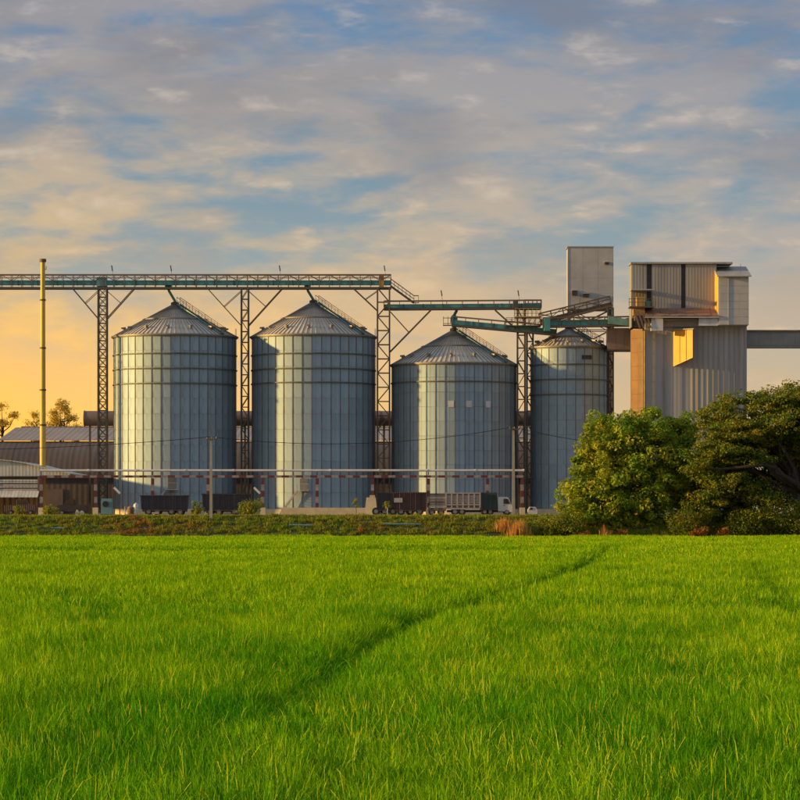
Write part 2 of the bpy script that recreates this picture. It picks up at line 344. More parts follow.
# ------------------------------------------------------------------ silos
def silo(label, cpx, Rm, eave_y, apex_y, rings, D=480.0, nb=40, rows=11, group='steel grain silos', stair=True, windows=(), door=True):
    X = WX(cpx, D); zb = YARD+.95; ze = WZ(eave_y, D-Rm); za = WZ(apex_y, D)
    t = thing('grain_silo', label, 'silo', (X, D, YARD), group)
    c = Vector((X, D, 0))
    MB().lathe(c, [(Rm-1, YARD-.3), (Rm+.9, YARD-.3), (Rm+.9, zb-.06), (Rm-1, zb-.002)], 64).build('base_slab', PLINTH, t)
    da = 2*math.pi/nb; h = (ze-zb)/rows
    # rear half is one shell, the front half is sheet by sheet
    MB().lathe(c, [(Rm-.06, zb), (Rm-.06, ze)], 96).build('rear_wall', GALVB, t)
    mb = MB(); k = 4
    for i in range(k+1):
        a = -da/2*.985+da*.985*i/k
        for z, r in ((0.012, Rm-.012), (h*.5, Rm), (h-.012, Rm+.004)): mb.v.append(Vector((r*math.cos(a), r*math.sin(a), z)))
    for i in range(k):
        for j in range(2): b = i*3+j; mb.f.append((b, b+3, b+4, b+1))
    me = mb.mesh('wall_panel', GALV)
    nfront = nb//2+2
    for i in range(nfront):
        a = math.pi - da + (i+.5)*da
        for r in range(rows):
            o = inst('wall_panel', me, t, (X, D, zb+r*h), (random.gauss(0, .0006), random.gauss(0, .0006), a))
    # stiffeners
    sm = MB().box(Rm-.05, Rm+.065, -.055, .055, 0, ze-zb).mesh('stiffener', STIFF, smooth=False)
    for i in range(nb): inst('stiffener', sm, t, (X, D, zb), (0, 0, i*da+math.pi))
    for ry in rings:
        z = WZ(ry, D-Rm); MB().lathe(c, [(Rm+.0, z-.09), (Rm+.2, z-.08), (Rm+.2, z+.08), (Rm+.0, z+.09)], 80).build('wind_ring', RING, t)
    # roof
    rt = .45; oh = Rm+.28
    roof = MB().lathe(c, [(oh-.05, ze-.22), (oh-.03, ze-.03), (rt, za-.06), (rt, za-.3)], 80).build('roof', RIBM, t)
    mb = MB(); sl = (za-ze)
    for a in (-da/4*.96, da/4*.96):
        for f0 in (0, .5, 1): r = oh+(rt-oh)*f0; mb.v.append(Vector((r*math.cos(a), r*math.sin(a), sl*f0)))
    mb.f += [(0, 3, 4, 1), (1, 4, 5, 2)]
    pm = mb.mesh('roof_panel', ROOFM, smooth=False)
    rm_ = MB().beam((oh, 0, .05), (rt, 0, sl+.05), .055, .08).mesh('roof_rib', RIBM, smooth=False)
    for i in range(nb*2):
        inst('roof_panel', pm, roof, (X, D, ze), (0, 0, (i+.5)*da/2)); inst('roof_rib', rm_, roof, (X, D, ze), (0, 0, i*da/2))
    def rz(r): return ze+(za-ze)*(oh-r)/(oh-rt)
    rr = Rm*.52; MB().lathe(c, [(rr+.1, rz(rr+.1)+.05), (rr+.12, rz(rr)+.16), (rr-.12, rz(rr)+.26), (rr-.14, rz(rr-.14)+.05)], 80).build('roof_ring', RIBM, roof)
    MB().lathe(c, [(oh-.1, ze-.12), (oh+.1, ze-.1), (oh+.1, ze+.08), (oh-.12, ze+.12)], 80).build('eave_angle', RIBM, roof)
    MB().lathe(c, [(.55, za-.2), (.62, za-.1), (.62, za+.35), (.3, za+.5), (0, za+.55)], 20).build('apex_collar', STEEL, t)
    # gooseneck vents
    nv = 14
    for i in range(nv):
        a = math.pi*2*(i+.35)/nv; r = Rm*.83
        p = c+Vector((r*math.cos(a), r*math.sin(a), rz(r))); q = Vector((math.cos(a), math.sin(a), 0))
        m_ = MB(); m_.tube(p-Vector((0, 0, .1)), p+Vector((0, 0, .36)), .2, .2, 10); m_.beam(p+Vector((0, 0, .36))-q*.22, p+Vector((0, 0, .3))+q*.45, .44, .24)
        v_ = m_.build('roof_vent', RIBM, t)
    # roof stair on the right slope with a handrail
    a = R_(-38); q = Vector((math.cos(a), math.sin(a), 0)); s = Vector((-q.y, q.x, 0))
    p0 = c+q*oh+Vector((0, 0, ze+.1)); p1 = c+q*.7+Vector((0, 0, rz(.7)+.12))
    st = MB(); st.beam(p0-s*.35+Vector((0, 0, .12)), p1-s*.35+Vector((0, 0, .12)), .08, .22); st.beam(p0+s*.35+Vector((0, 0, .12)), p1+s*.35+Vector((0, 0, .12)), .08, .22)
    n_ = 26
    for i in range(n_):
        p = p0.lerp(p1, (i+.5)/n_)+Vector((0, 0, .18)); st.beam(p-s*.34, p+s*.34, .24, .04)
    stair_o = st.build('roof_stair', TEALL, t)
    for sg in (-1, 1):
        hr = MB(); up = Vector((0, 0, 1.15))
        hr.beam(p0+s*.36*sg+up, p1+s*.36*sg+up, .07); hr.beam(p0+s*.36*sg+up*.55, p1+s*.36*sg+up*.55, .05)
        for i in range(8): p = p0.lerp(p1, i/7)+s*.36*sg; hr.beam(p, p+up, .06)
        hr.build('handrail', STEELT, stair_o)
    # caged ladder down the right flank
    a = R_(-14); q = Vector((math.cos(a), math.sin(a), 0)); s = Vector((-q.y, q.x, 0)); ld = MB()
    b = c+q*(Rm+.38)
    for sg in (-1, 1): ld.beam(b+s*.25*sg+Vector((0, 0, YARD+.1)), b+s*.25*sg+Vector((0, 0, ze+1.2)), .06)
    for i in range(int((ze-YARD)/.45)): z = YARD+.4+i*.45; ld.beam(b-s*.25+Vector((0, 0, z)), b+s*.25+Vector((0, 0, z)), .04)
    ld.build('ladder', STEELT, t)
    if door:   # access door with a short stair at the foot
        dpx, dpy = door
        fx = WX(dpx, D-Rm)-X; a = -math.acos(max(-1, min(1, fx/Rm))); q = Vector((math.cos(a), math.sin(a), 0)); s = Vector((-q.y, q.x, 0))
        zc = WZ(dpy, D-Rm); p = c+q*(Rm+.05)
        d = MB(); d.beam(p-q*.02+Vector((0, 0, zc)), p-q*.02+Vector((0, 0, zc+1.7)), 1.2, .22, up=q); d.build('access_door', STIFF, t)
        pl = MB(); pl.beam(p-s*.9+q*.6+Vector((0, 0, zc-.1)), p+s*.9+q*.6+Vector((0, 0, zc-.1)), 1.2, .1)
        for sg in (-1, 1): pl.beam(p+s*.85*sg+q*1.1+Vector((0, 0, zc-.1)), p+s*.85*sg+q*1.1+Vector((0, 0, zc+.9)), .06)
        pl.beam(p-s*.85+q*1.1+Vector((0, 0, zc+.9)), p+s*.85+q*1.1+Vector((0, 0, zc+.9)), .06)
        e = p-s*.9+q*.7+Vector((0, 0, zc-.1)); fl = e-s*2.7-Vector((0, 0, zc-.1-YARD))
        for sg in (-.35, .35): pl.beam(e+q*sg, fl+q*sg, .1, .22)
        for i in range(10): m0 = e.lerp(fl, (i+.5)/10); pl.beam(m0-q*.35, m0+q*.35, .25, .05)
        pl.build('door_stair', WHITP, t)
    for wx, wy, ww, wh, m_ in windows:
        fx = WX(wx, D-Rm)-X; a = -math.acos(max(-1, min(1, fx/Rm))); q = Vector((math.cos(a), math.sin(a), 0))
        p = c+q*(Rm+.04)+Vector((0, 0, WZ(wy, D-Rm)))
        MB().beam(p-Vector((0, 0, wh/2)), p+Vector((0, 0, wh/2)), ww, .1, up=q).build('inspection_panel', m_, t)
    return t, za, X
silo('steel grain silo behind the two dark trailers, left of all silos', 175, 9.24, 334, 305, (353, 368, 383), door=(172, 489))
silo('steel grain silo with diagonal access stair above the pale concrete kerb', 313.5, 9.3, 334, 303, (353, 368, 382), door=(304, 490))
silo('lower steel grain silo behind the trucks, with pale square patches on its wall', 454, 9.4, 362.5, 331, (381,), rows=10, door=None,
     windows=[(x, 404, .85, .95, GALVB if i in (0, 5) else WHITEP) for i, x in enumerate((402, 451, 469, 488, 431, 502))][1:4])
silo('narrow steel grain silo standing next to the grey process building', 569, 5.8, 346, 329, (364, 379, 394), nb=26, rows=11, door=None,
     windows=[(587, 357, 1.6, .6, DARKS)])

# ------------------------------------------------------------------ lattice towers
def tower(label, x0, x1, D, depth, ytop, bay, knees=(), m=STEEL, cross=False, ybot=None, leg=.2):
    xa, xb = WX(x0, D), WX(x1, D); z1 = WZ(ytop, D); z0 = YARD if ybot is None else WZ(ybot, D)
    t = thing('lattice_tower', label, 'tower', ((xa+xb)/2, D, z0), 'conveyor support towers')
    ya, yb = D-depth/2, D+depth/2
    cs = [(xa, ya), (xb, ya), (xb, yb), (xa, yb)]
    for (x, y) in cs: beam_inst('leg', m, t, (x, y, z0), (x, y, z1), leg)
    n = max(2, round((z1-z0)/bay)); h = (z1-z0)/n
    for i in range(n):
        for k in range(4):
            (p, q), (r, s) = cs[k], cs[(k+1) % 4]; zl, zh = z0+i*h, z0+(i+1)*h
            beam_inst('strut', m, t, (p, q, zh), (r, s, zh), .1)
            if (i % 2 == 0) ^ (k > 1): beam_inst('diagonal', m, t, (p, q, zl), (r, s, zh), .1)
            else: beam_inst('diagonal', m, t, (r, s, zl), (p, q, zh), .1)
            if cross:
                if (i % 2 == 0) ^ (k > 1): beam_inst('diagonal', m, t, (r, s, zl), (p, q, zh), .09)
                else: beam_inst('diagonal', m, t, (p, q, zl), (r, s, zh), .09)
    for side, ylow, xr, yh in knees:     # long struts that spread up to the bridge
        xs = xa if side < 0 else xb
        for y in (ya, yb):
            a = Vector((xs, y, WZ(ylow, D))); b = Vector((WX(xr, D), y, WZ(yh, D)))
            beam_inst('knee_brace', STEELT, t, a, b, .14)
            mid = a.lerp(b, .52); beam_inst('knee_tie', STEELT, t, mid, (xs, y, WZ(yh+2, D)), .09)
    if True:
        MB().box(xa-.4, xb+.4, ya-.4, yb+.4, z0-.1, z0+.35).build('footing', CONC, t)
    return t
tower('dense cross-braced lattice tower in front of the long warehouse roof', 98.5, 107, 478, 1.6, 288.5, 1.3, [(-1, 319, 73, 289), (1, 319, 134, 289)], cross=True, m=STEEL)
tower('ladder-like lattice tower in the gap between the two tall silos', 241.5, 248.5, 478, 1.8, 288.5, 1.6, [(-1, 326, 208, 289), (1, 326, 282, 289)])
tower('lattice tower where the long conveyor bridge ends and steps down', 377.5, 389.5, 478, 2.0, 288, 2.2, [(-1, 311, 354, 289)], m=STEELT, leg=.24)
tower('paired lattice tower between the lower silo and the narrow silo', 517.5, 525, 478, 1.9, 309.5, 2.0, m=STEELT)
tower('slim lattice tower close beside the narrow silo, partly hidden by it', 527, 533, 479.2, 1.6, 330, 1.8, m=STEEL)
tower('slim lattice tower against the right flank of the narrow silo', 608, 613, 480, 1.2, 308, 1.7, m=STEEL)

# ------------------------------------------------------------------ conveyor bridges
def bridge(name, label, pa, pb, width=1.5, height=1.9, casing=(.55, 1.05), cm=TEAL, pitch=1.5, masts=(), zig=True, chord=STEEL, rail=RAIL, mid=True):
    pa = Vector(pa); pb = Vector(pb); u = (pb-pa).normalized(); s = Vector((0, 0, 1)).cross(u).normalized(); up = u.cross(s)
    if up.z < 0: up = -up
    L_ = (pb-pa).length; t = thing(name, label, 'conveyor', (pa+pb)/2, None); up1 = Vector((0, 0, 1))
    hw = width/2
    for sg in (-1, 1):
        o = s*hw*sg
        beam_inst('lower_chord', chord, t, pa+o, pb+o, .16, .28)
        beam_inst('top_rail', rail, t, pa+o+up*height, pb+o+up*height, .12, .14)
        if mid: beam_inst('middle_rail', rail, t, pa+o+up*(height-.42), pb+o+up*(height-.42), .08)
    n = max(2, round(L_/pitch))
    for i in range(n+1):
        p = pa.lerp(pb, i/n)
        for sg in (-1, 1):
            beam_inst('post', rail, t, p+s*hw*sg, p+s*hw*sg+up*height, .09)
            if zig and i < n:
                q = pa.lerp(pb, (i+1)/n)
                a, b = (p, q) if i % 2 else (q, p)
                beam_inst('diagonal', rail, t, a+s*hw*sg+up*(casing[1]), b+s*hw*sg+up*height, .08)
        if i % 2 == 0: beam_inst('cross_beam', chord, t, p-s*hw, p+s*hw, .12)
    c0, c1 = casing; ins = u*.03
    MB().beam(pa-ins+up*(c0+c1)/2, pb+ins+up*(c0+c1)/2, width*.62, c1-c0).build('conveyor_casing', cm, t)
    MB().beam(pa+up*.17, pb+up*.17, width*.9, .05).build('walkway', STEEL, t)
    k = max(2, round(L_/3))
    for i in range(k+1):
        p = pa.lerp(pb, i/k)+up*(c0+c1)/2
        MB().beam(p-u*.06, p+u*.06, width*.68, c1-c0+.08).build('casing_flange', STEEL, t)
    for mpx, top in masts:
        x = WX(mpx, pa.y); z = WZ(top, pa.y); f0 = (x-pa.x)/(pb.x-pa.x); p = pa.lerp(pb, f0)+s*hw*.98
        mm = MB(); mm.tube((p.x, p.y, p.z+.1), (p.x-.15, p.y, z), .035, .03, 6)
        mm.beam((p.x-.15, p.y, z-.1), (p.x-.28, p.y, z+.75), .16, .2)
        mm.build('lamp_mast', STEEL, t)
    return t, s, up
Dm = 478.0
b1, _, _ = bridge('conveyor_bridge', 'long teal conveyor bridge with rusty handrails running across both tall silos', W(-60, 288.5, Dm), W(391, 288.5, Dm), 1.7, 2.05, (.5, 1.2), pitch=1.55,
       masts=((113, 270), (172, 270), (281, 270), (386, 270)))
# head box and ladder cage at the end of the long bridge
MB().box(WX(379, Dm), WX(384, Dm), Dm-.75, Dm+.75, WZ(287.5, Dm), WZ(276, Dm)).build('drive_head', OCHRE, b1)
MB().box(WX(97, Dm), WX(107, Dm), Dm-.7, Dm+.7, WZ(286.5, Dm), WZ(277.5, Dm)).build('drive_head', TEALL, b1)
def spout(label, pts, r=.2, hop=None):
    m_ = MB(); m_.path(pts, r, 8)
    o = thing('grain_spout', label, 'spout', pts[-1])
    m_.build('pipe', TEALL, o)
    h = MB(); h.lathe(pts[0], [(.02, .45), (.5, .45), (.5, .1), (.2, -.3)], 12); h.build('inlet_hopper', TEAL, o)
    f = MB(); e = Vector(pts[-1]); f.tube(e-Vector((0, 0, .12)), e+Vector((0, 0, .12)), r*1.7, r*1.7, 12); f.build('flange', TEAL, o)
    return o
Ds = 479.2
spout('bent pipe from the long bridge to the silo behind the trailers', [W(168.5, 288, Ds), W(169, 291, Ds), W(175, 301, 480), W(175, 303.4, 480)])
spout('bent pipe from the long bridge to the silo with the access stair', [W(307.5, 288, Ds), W(308, 291, Ds), W(313.5, 300, 480), W(313.5, 301.4, 480)])
b2, _, _ = bridge('conveyor_bridge', 'short level teal conveyor bridge above the lower silo', W(384, 309.5, Dm), W(541, 308.5, Dm), 1.5, 1.25, (.12, .75), pitch=2.3, masts=((443, 295), (520, 295)), zig=False, mid=False)
for yy in (-.7, .7):
    beam_inst('knee_brace', STEELT, b2, (WX(390, Dm), Dm+yy, WZ(352, Dm)), (WX(431, Dm), Dm+yy, WZ(310, Dm)), .2)
    beam_inst('knee_tie', STEELT, b2, (WX(390.5, Dm), Dm+yy, WZ(312, Dm)), (WX(409, Dm), Dm+yy, WZ(332.5, Dm)), .1)
    beam_inst('knee_brace', STEELT, b2, (WX(517, Dm), Dm+yy, WZ(330, Dm)), (WX(495, Dm), Dm+yy, WZ(310, Dm)), .14)
# stair from the long bridge down to the short one
st = thing('catwalk_stair', 'steep catwalk stair linking the long bridge to the short bridge', 'stairs', W(418, 302, Dm))
a, b = W(390.5, 286, Dm), W(414, 303, Dm)
for yy in (-.4, .4):
    o = Vector((0, yy, 0)); beam_inst('stringer', STEEL, st, a+o, b+o, .1, .26)
    beam_inst('handrail', STEELT, st, a+o+Vector((0, 0, 1.1)), b+o+Vector((0, 0, 1.1)), .08); beam_inst('handrail', STEELT, st, a+o+Vector((0, 0, .6)), b+o+Vector((0, 0, .6)), .06)
    for i in range(7): p = a.lerp(b, i/6)+o; beam_inst('rail_post', STEELT, st, p, p+Vector((0, 0, 1.1)), .06)
    e = W(418.5, 303, Dm)+o; beam_inst('handrail', STEELT, st, b+o+Vector((0, 0, 1.1)), e+Vector((0, 0, 1.1)), .07); beam_inst('rail_post', STEELT, st, e, e+Vector((0, 0, 1.1)), .06)
for i in range(14): p = a.lerp(b, (i+.5)/14); beam_inst('step', STEEL, st, p+Vector((0, -.4, .1)), p+Vector((0, .4, .1)), .25, .05)
beam_inst('step', STEEL, st, b+Vector((0, 0, .02)), W(419, 303, Dm)+Vector((0, 0, .02)), .8, .06)
# inclined conveyor from the hopper on the lower silo
b3, _, _ = bridge('conveyor_bridge', 'sloping teal conveyor from the hopper on the lower silo towards the narrow silo', W(452, 325.5, 477.2), W(556, 335, 477.2), 1.3, 1.35, (.1, .85), pitch=2.0, zig=False, mid=False)
sp = thing('grain_spout', 'teal hopper and spout on the peak of the lower silo', 'spout', W(454, 331, 480))
MB().lathe(W(454, 331, 480), [(.1, -.1), (.32, 0), (.34, .7), (.55, 1.3), (.55, 2.0), (.3, 2.4), (.1, 2.5)], 16).build('hopper', TEAL, sp)
MB().path([W(456.5, 308, Dm), W(456.5, 311, Dm), W(454.3, 315, 479)], .22, 8).build('pipe', TEAL, sp)
lp = MB()
for z in (318, 323.5): lp.beam(W(443, z, 478), W(455, z, 478), .09)
for x in (443.5, 448, 454): lp.beam(W(x, 316.5, 478), W(x, 325, 478), .07)
lp.box(WX(443, 478), WX(455, 478), 477.5, 478.8, WZ(325.6, 478), WZ(325, 478)); lp.build('platform', STEELT, sp)
# tangle between narrow silo and building
b4, _, _ = bridge('conveyor_bridge', 'brown inclined conveyor truss rising towards the white headhouse', W(541, 323.5, 476), W(612, 306, 476), 1.4, 1.5, (.15, .6), cm=STEELT, pitch=1.7, chord=STEELT, rail=STEELT)
b5, _, _ = bridge('conveyor_bridge', 'level teal conveyor over the narrow silo reaching the grey building', W(543, 327, 474.5), W(636, 325.5, 474.5), 1.4, 1.35, (.1, .85), cm=TEAL, pitch=2.2, zig=True, rail=STEELT)
MB().box(WX(544, 474.5), WX(550, 474.5), 473.6, 475.4, WZ(331, 474.5), WZ(318.5, 474.5)).build('drive_head', TEAL, b5)
MB().hexa([Vector(p) for p in ((WX(608, 474), 473.4, WZ(324, 474)), (WX(636, 474), 473.4, WZ(327, 474)), (WX(636, 474), 474.8, WZ(327, 474)), (WX(608, 474), 474.8, WZ(324, 474)),
      (WX(608, 474), 473.4, WZ(316, 474)), (WX(636, 474), 473.4, WZ(321, 474)), (WX(636, 474), 474.8, WZ(321, 474)), (WX(608, 474), 474.8, WZ(316, 474)))]).build('transfer_chute', TEALL, b5)
pf = thing('service_platform', 'yellowish railed service platform on top of the paired tower', 'platform', W(527, 325, 478))
def rails(t, x0, x1, yb, ht, D0, D1, m_, n=4):
    for D_ in (D0, D1):
        for k in (1, .55): beam_inst('handrail', m_, t, (x0, D_, yb+ht*k), (x1, D_, yb+ht*k), .07)
        for i in range(n): x = x0+(x1-x0)*i/(n-1); beam_inst('rail_post', m_, t, (x, D_, yb), (x, D_, yb+ht), .07)
YEL = mat('ochre_yellow_paint', (.55, .39, .09), (.4, .27, .08), rough=.65, scale=1.5)
for py, m_ in ((325.5, STEELT), (316.5, YEL)):
    x0, x1 = WX(506 if py > 320 else 515, 476.6), WX(541, 476.6); z = WZ(py, 476.6)
    MB().box(x0, x1, 475.8, 479.6, z-.12, z).build('deck', m_, pf); rails(pf, x0, x1, z, 1.15, 475.85, 479.5, m_, 7)
for i in range(6):
    x = WX(512+i*5, 476.2); beam_inst('diagonal', YEL, pf, (x, 476, WZ(325, 476)), (x+.8, 476, WZ(317, 476)), .09)
MB().box(WX(523, 476.4), WX(540, 476.4), 475.9, 477.6, WZ(309.6, 476.4), WZ(307.4, 476.4)).build('deck', STEEL, pf)
rails(pf, WX(524, 476.4), WX(541.5, 476.4), WZ(307.5, 476.4), 1.15, 475.9, 477.6, STEELT, 5)
MB().box(WX(513, 477), WX(518, 477), 476.2, 477.8, WZ(309, 477), WZ(300.5, 477)).build('drive_head', STEEL, pf)

# ------------------------------------------------------------------ headhouse
Dh = 494.0
hh = thing('headhouse', 'tall plain pale grey box tower on lattice legs behind the narrow silo', 'tower', (WX(590.5, Dh), Dh, YARD))
x0, x1 = WX(568, Dh), WX(613, Dh); z0, z1 = WZ(309, Dh), WZ(247, Dh)
nx, nz = 3, 4
for i in range(nx):
    for j in range(nz):
        MB().box(x0+(x1-x0)*i/nx+.01, x0+(x1-x0)*(i+1)/nx-.01, Dh-.03, Dh+.05, z0+(z1-z0)*j/nz+.008, z0+(z1-z0)*(j+1)/nz-.008).build('wall_panel', PALE, hh)
MB().box(x0+.04, x1-.04, Dh+.04, Dh+5, z0+.02, z1-.05).build('core', PALE, hh)
MB().box(x0-.12, x1+.12, Dh-.12, Dh+5.1, z1-.06, z1+.1).build('roof_cap', CONC, hh)
for x in (x0, x1): MB().box(x-.06, x+.06, Dh-.07, Dh+.05, z0, z1-.07).build('corner_trim', CONC, hh)
for px, py, w, h in ((606.7, 263.3, 4, 2), (574.5, 293, 5, 4.5), (586, 295.3, 5.5, 3)):
    p = W(px, py, Dh-.3); w *= Dh/F; h *= Dh/F
    v = MB(); v.box(p.x-w/2, p.x+w/2, Dh-.6, Dh-.02, p.z-h/2, p.z+h/2); v = v.build('vent_hood', DARKS, hh)
    MB().box(p.x-w/2-.06, p.x+w/2+.06, Dh-.75, Dh-.02, p.z+h/2+.002, p.z+h/2+.09).build('hood_lid', PALE, v)
MB().tube(W(580.5, 294, Dh-.3), W(579.5, 306, Dh-.3), .05, .05, 6).build('conduit', STEEL, hh)
for x in (x0+.3, x1-.3):
    for y in (Dh+.4, Dh+4.8): beam_inst('leg', STEELT, hh, (x, y, YARD), (x, y, z0+.1), .3)
n = 10
for i in range(n):
    za_, zb_ = YARD+(z0-YARD)*i/n, YARD+(z0-YARD)*(i+1)/n
    for y in (Dh+.4, Dh+4.8):
        beam_inst('diagonal', STEELT, hh, (x0+.3, y, za_), (x1-.3, y, zb_), .12); beam_inst('diagonal', STEELT, hh, (x1-.3, y, za_), (x0+.3, y, zb_), .12)
        beam_inst('strut', STEELT, hh, (x0+.3, y, zb_), (x1-.3, y, zb_), .14)

# ------------------------------------------------------------------ process building
Db = 468.0
pb_ = thing('process_building', 'grey clad mill building with tall penthouse, rusty lean-to roof and bowed lower wall', 'building', (WX(690, Db), Db, YARD))
def bx(name, m_, xa, xb, ya, yb, da, db, D=Db, parent=None):
    return MB().box(WX(xa, D), WX(xb, D), D+da, D+db, WZ(yb, D), WZ(ya, D)).build(name, m_, parent or pb_)
# lower block, set back a little
lowz = 540
low = MB().box(WX(645, Db), WX(692, Db), Db, Db+8, YARD, WZ(327, Db)).build('lower_block', BINM, pb_)
for i in range(4):
    x = 645.5+i*9.2; MB().box(WX(x, Db), WX(x+8.9, Db), Db-.05, Db-.003, YARD, WZ(327.3, Db)).build('wall_panel', BINM, low)
bx('corner_trim', CONC, 665.7, 666.6, 332, 540, -.12, -.055)
# round bin at the right with flat rear
Rb = 29.5*Db/F; cb = Vector((WX(717.5, Db), Db+2.2, 0))
Rw = 26.0; cb = Vector((WX(718.5, Db), Db-.35+Rw, 0)); hw_ = 28.3*Db/F; aw = math.asin(hw_/Rw)
rb = MB().lathe(cb, [(Rw, YARD), (Rw, WZ(324, Db))], 24, -math.pi/2-aw, -math.pi/2+aw).build('bow_front', BINM, pb_)
MB().box(WX(690.3, Db), WX(746.7, Db), Db+.05, Db+8, YARD, WZ(325, Db)).build('rear_bin', BINM, pb_)
for i in range(11):
    a = -math.pi/2-aw+2*aw*(i+.5)/11; q = Vector((math.cos(a), math.sin(a), 0)); p = cb+q*(Rw+.03)
    beam_inst('seam', CONC, rb, p+Vector((0, 0, YARD)), p+Vector((0, 0, WZ(325, Db))), .16, .1)
MB().lathe(cb, [(Rw+.01, WZ(326.5, Db)), (Rw+.3, WZ(326.3, Db)), (Rw+.3, WZ(325, Db)), (Rw+.01, WZ(324.8, Db))], 24, -math.pi/2-aw, -math.pi/2+aw).build('bin_rim', PALE, rb)
# added bay for the sunlit patch, skewed to the sun, sunlight in its colour
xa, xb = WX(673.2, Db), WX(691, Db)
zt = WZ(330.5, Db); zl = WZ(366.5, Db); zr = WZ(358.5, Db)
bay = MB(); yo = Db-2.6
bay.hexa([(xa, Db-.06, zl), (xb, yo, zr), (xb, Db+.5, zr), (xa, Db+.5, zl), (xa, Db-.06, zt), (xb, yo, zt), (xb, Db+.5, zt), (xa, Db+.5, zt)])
bayo = bay.build('sunlit_bay', SUNY, pb_, 'skewed bay with orange sunlight painted into its colour')
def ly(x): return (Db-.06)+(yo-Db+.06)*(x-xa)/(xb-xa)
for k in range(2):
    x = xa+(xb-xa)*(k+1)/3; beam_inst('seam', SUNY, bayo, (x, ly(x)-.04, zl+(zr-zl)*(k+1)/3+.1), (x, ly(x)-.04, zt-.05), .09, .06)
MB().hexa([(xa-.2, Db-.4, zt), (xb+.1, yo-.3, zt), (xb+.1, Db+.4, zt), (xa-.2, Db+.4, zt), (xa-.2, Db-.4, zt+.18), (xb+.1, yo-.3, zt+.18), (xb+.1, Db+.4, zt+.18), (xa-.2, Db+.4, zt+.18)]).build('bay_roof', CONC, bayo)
# penthouse: three clad panels between dark slots
bx('penthouse_core', DARKS, 632.6, 715, 263, 327, 1.0, 5)
pans = [(632, 647.2), (652.2, 681.6), (686, 717)]
for a, b in pans:
    n = max(1, round((b-a)/7.5))
    for i in range(n):
        x, y = a+(b-a)*i/n, a+(b-a)*(i+1)/n
        bx('cladding_sheet', CLAD, x+.03, y-.03, 264, 318, .7, .96)
bx('penthouse_side', CLAD, 631.7, 632.5, 264, 327, .96, 5)
bx('roof_cap', CONC, 631, 733, 261.8, 263.6, .4, 5.2)
# stair tower on the right with a sloping roof
xl, xm, xr = WX(716.8, Db), WX(732, Db), WX(747, Db)
MB().hexa([(xl, Db-2.3, WZ(326, Db)), (xr, Db-2.3, WZ(326, Db)), (xr, Db+4.4, WZ(326, Db)), (xl, Db+4.4, WZ(326, Db)),
           (xl, Db-2.3, WZ(278, Db)), (xr, Db-2.3, WZ(278, Db)), (xr, Db+4.4, WZ(266, Db)), (xl, Db+4.4, WZ(266, Db))]).build('stair_tower', PALE, pb_)
for i in range(6):
    bx('tower_panel', PALE, 718.0, 746.6, 279.5+i*7.7, 279.5+i*7.7+7.5, -2.37, -2.305)
bx('tower_panel', PALE, 726.5, 727.2, 279, 326, -2.45, -2.375)
MB().hexa([(xl-.2, Db-2.9, WZ(278.2, Db)), (xr+.35, Db-2.9, WZ(278.2, Db)), (xr+.35, Db+4.6, WZ(265, Db)), (xl-.2, Db+4.6, WZ(265, Db)),
           (xl-.2, Db-2.9, WZ(277.2, Db)), (xr+.35, Db-2.9, WZ(277.2, Db)), (xr+.35, Db+4.6, WZ(264, Db)), (xl-.2, Db+4.6, WZ(264, Db))]).build('tower_roof', CONC, pb_)
# skewed cheek between penthouse and tower (faces the low sun, sunlight painted in)
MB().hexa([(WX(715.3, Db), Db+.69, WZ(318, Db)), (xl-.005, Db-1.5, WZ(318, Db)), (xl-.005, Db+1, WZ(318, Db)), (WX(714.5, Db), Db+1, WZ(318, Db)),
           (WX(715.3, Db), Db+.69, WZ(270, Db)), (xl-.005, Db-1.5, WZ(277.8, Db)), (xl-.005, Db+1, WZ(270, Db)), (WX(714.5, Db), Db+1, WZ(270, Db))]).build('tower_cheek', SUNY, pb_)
MB().tube(W(740.5, 276, Db), W(740.5, 264, Db), .05, .04, 6).build('aerial', STEEL, pb_)
# rusty lean-to roof, in sheets
for i in range(9):
    xa_, xb_ = WX(643.5+i*8.2, Db), WX(643.5+(i+1)*8.2-.1, Db); dz = random.uniform(-.04, .04)
    MB().hexa([(xa_, Db-2.6, WZ(317.4, Db)+dz), (xb_, Db-2.6, WZ(317.4, Db)+dz), (xb_, Db+.68, WZ(308.5, Db)+dz), (xa_, Db+.68, WZ(308.5, Db)+dz),
               (xa_, Db-2.6, WZ(316.8, Db)+dz), (xb_, Db-2.6, WZ(316.8, Db)+dz), (xb_, Db+.68, WZ(307.9, Db)+dz), (xa_, Db+.68, WZ(307.9, Db)+dz)]).build('lean_to_sheet', RUSTR, pb_)
bx('lean_to_fascia', PALE, 643.5, 717.5, 317.6, 318.9, -2.6, -2.45)
bx('gallery_wall', CONC, 645, 716.7, 319, 327, -.6, .6)
bx('duct_box', WHITEP, 650.2, 662, 319.1, 331.5, -2.0, -.62)
bx('duct_box', WHITEP, 697.5, 716.5, 319.1, 326.5, -2.1, -.62)
bx('gallery_beam', CONC, 663, 697, 319.5, 321, -1.3, -.62)
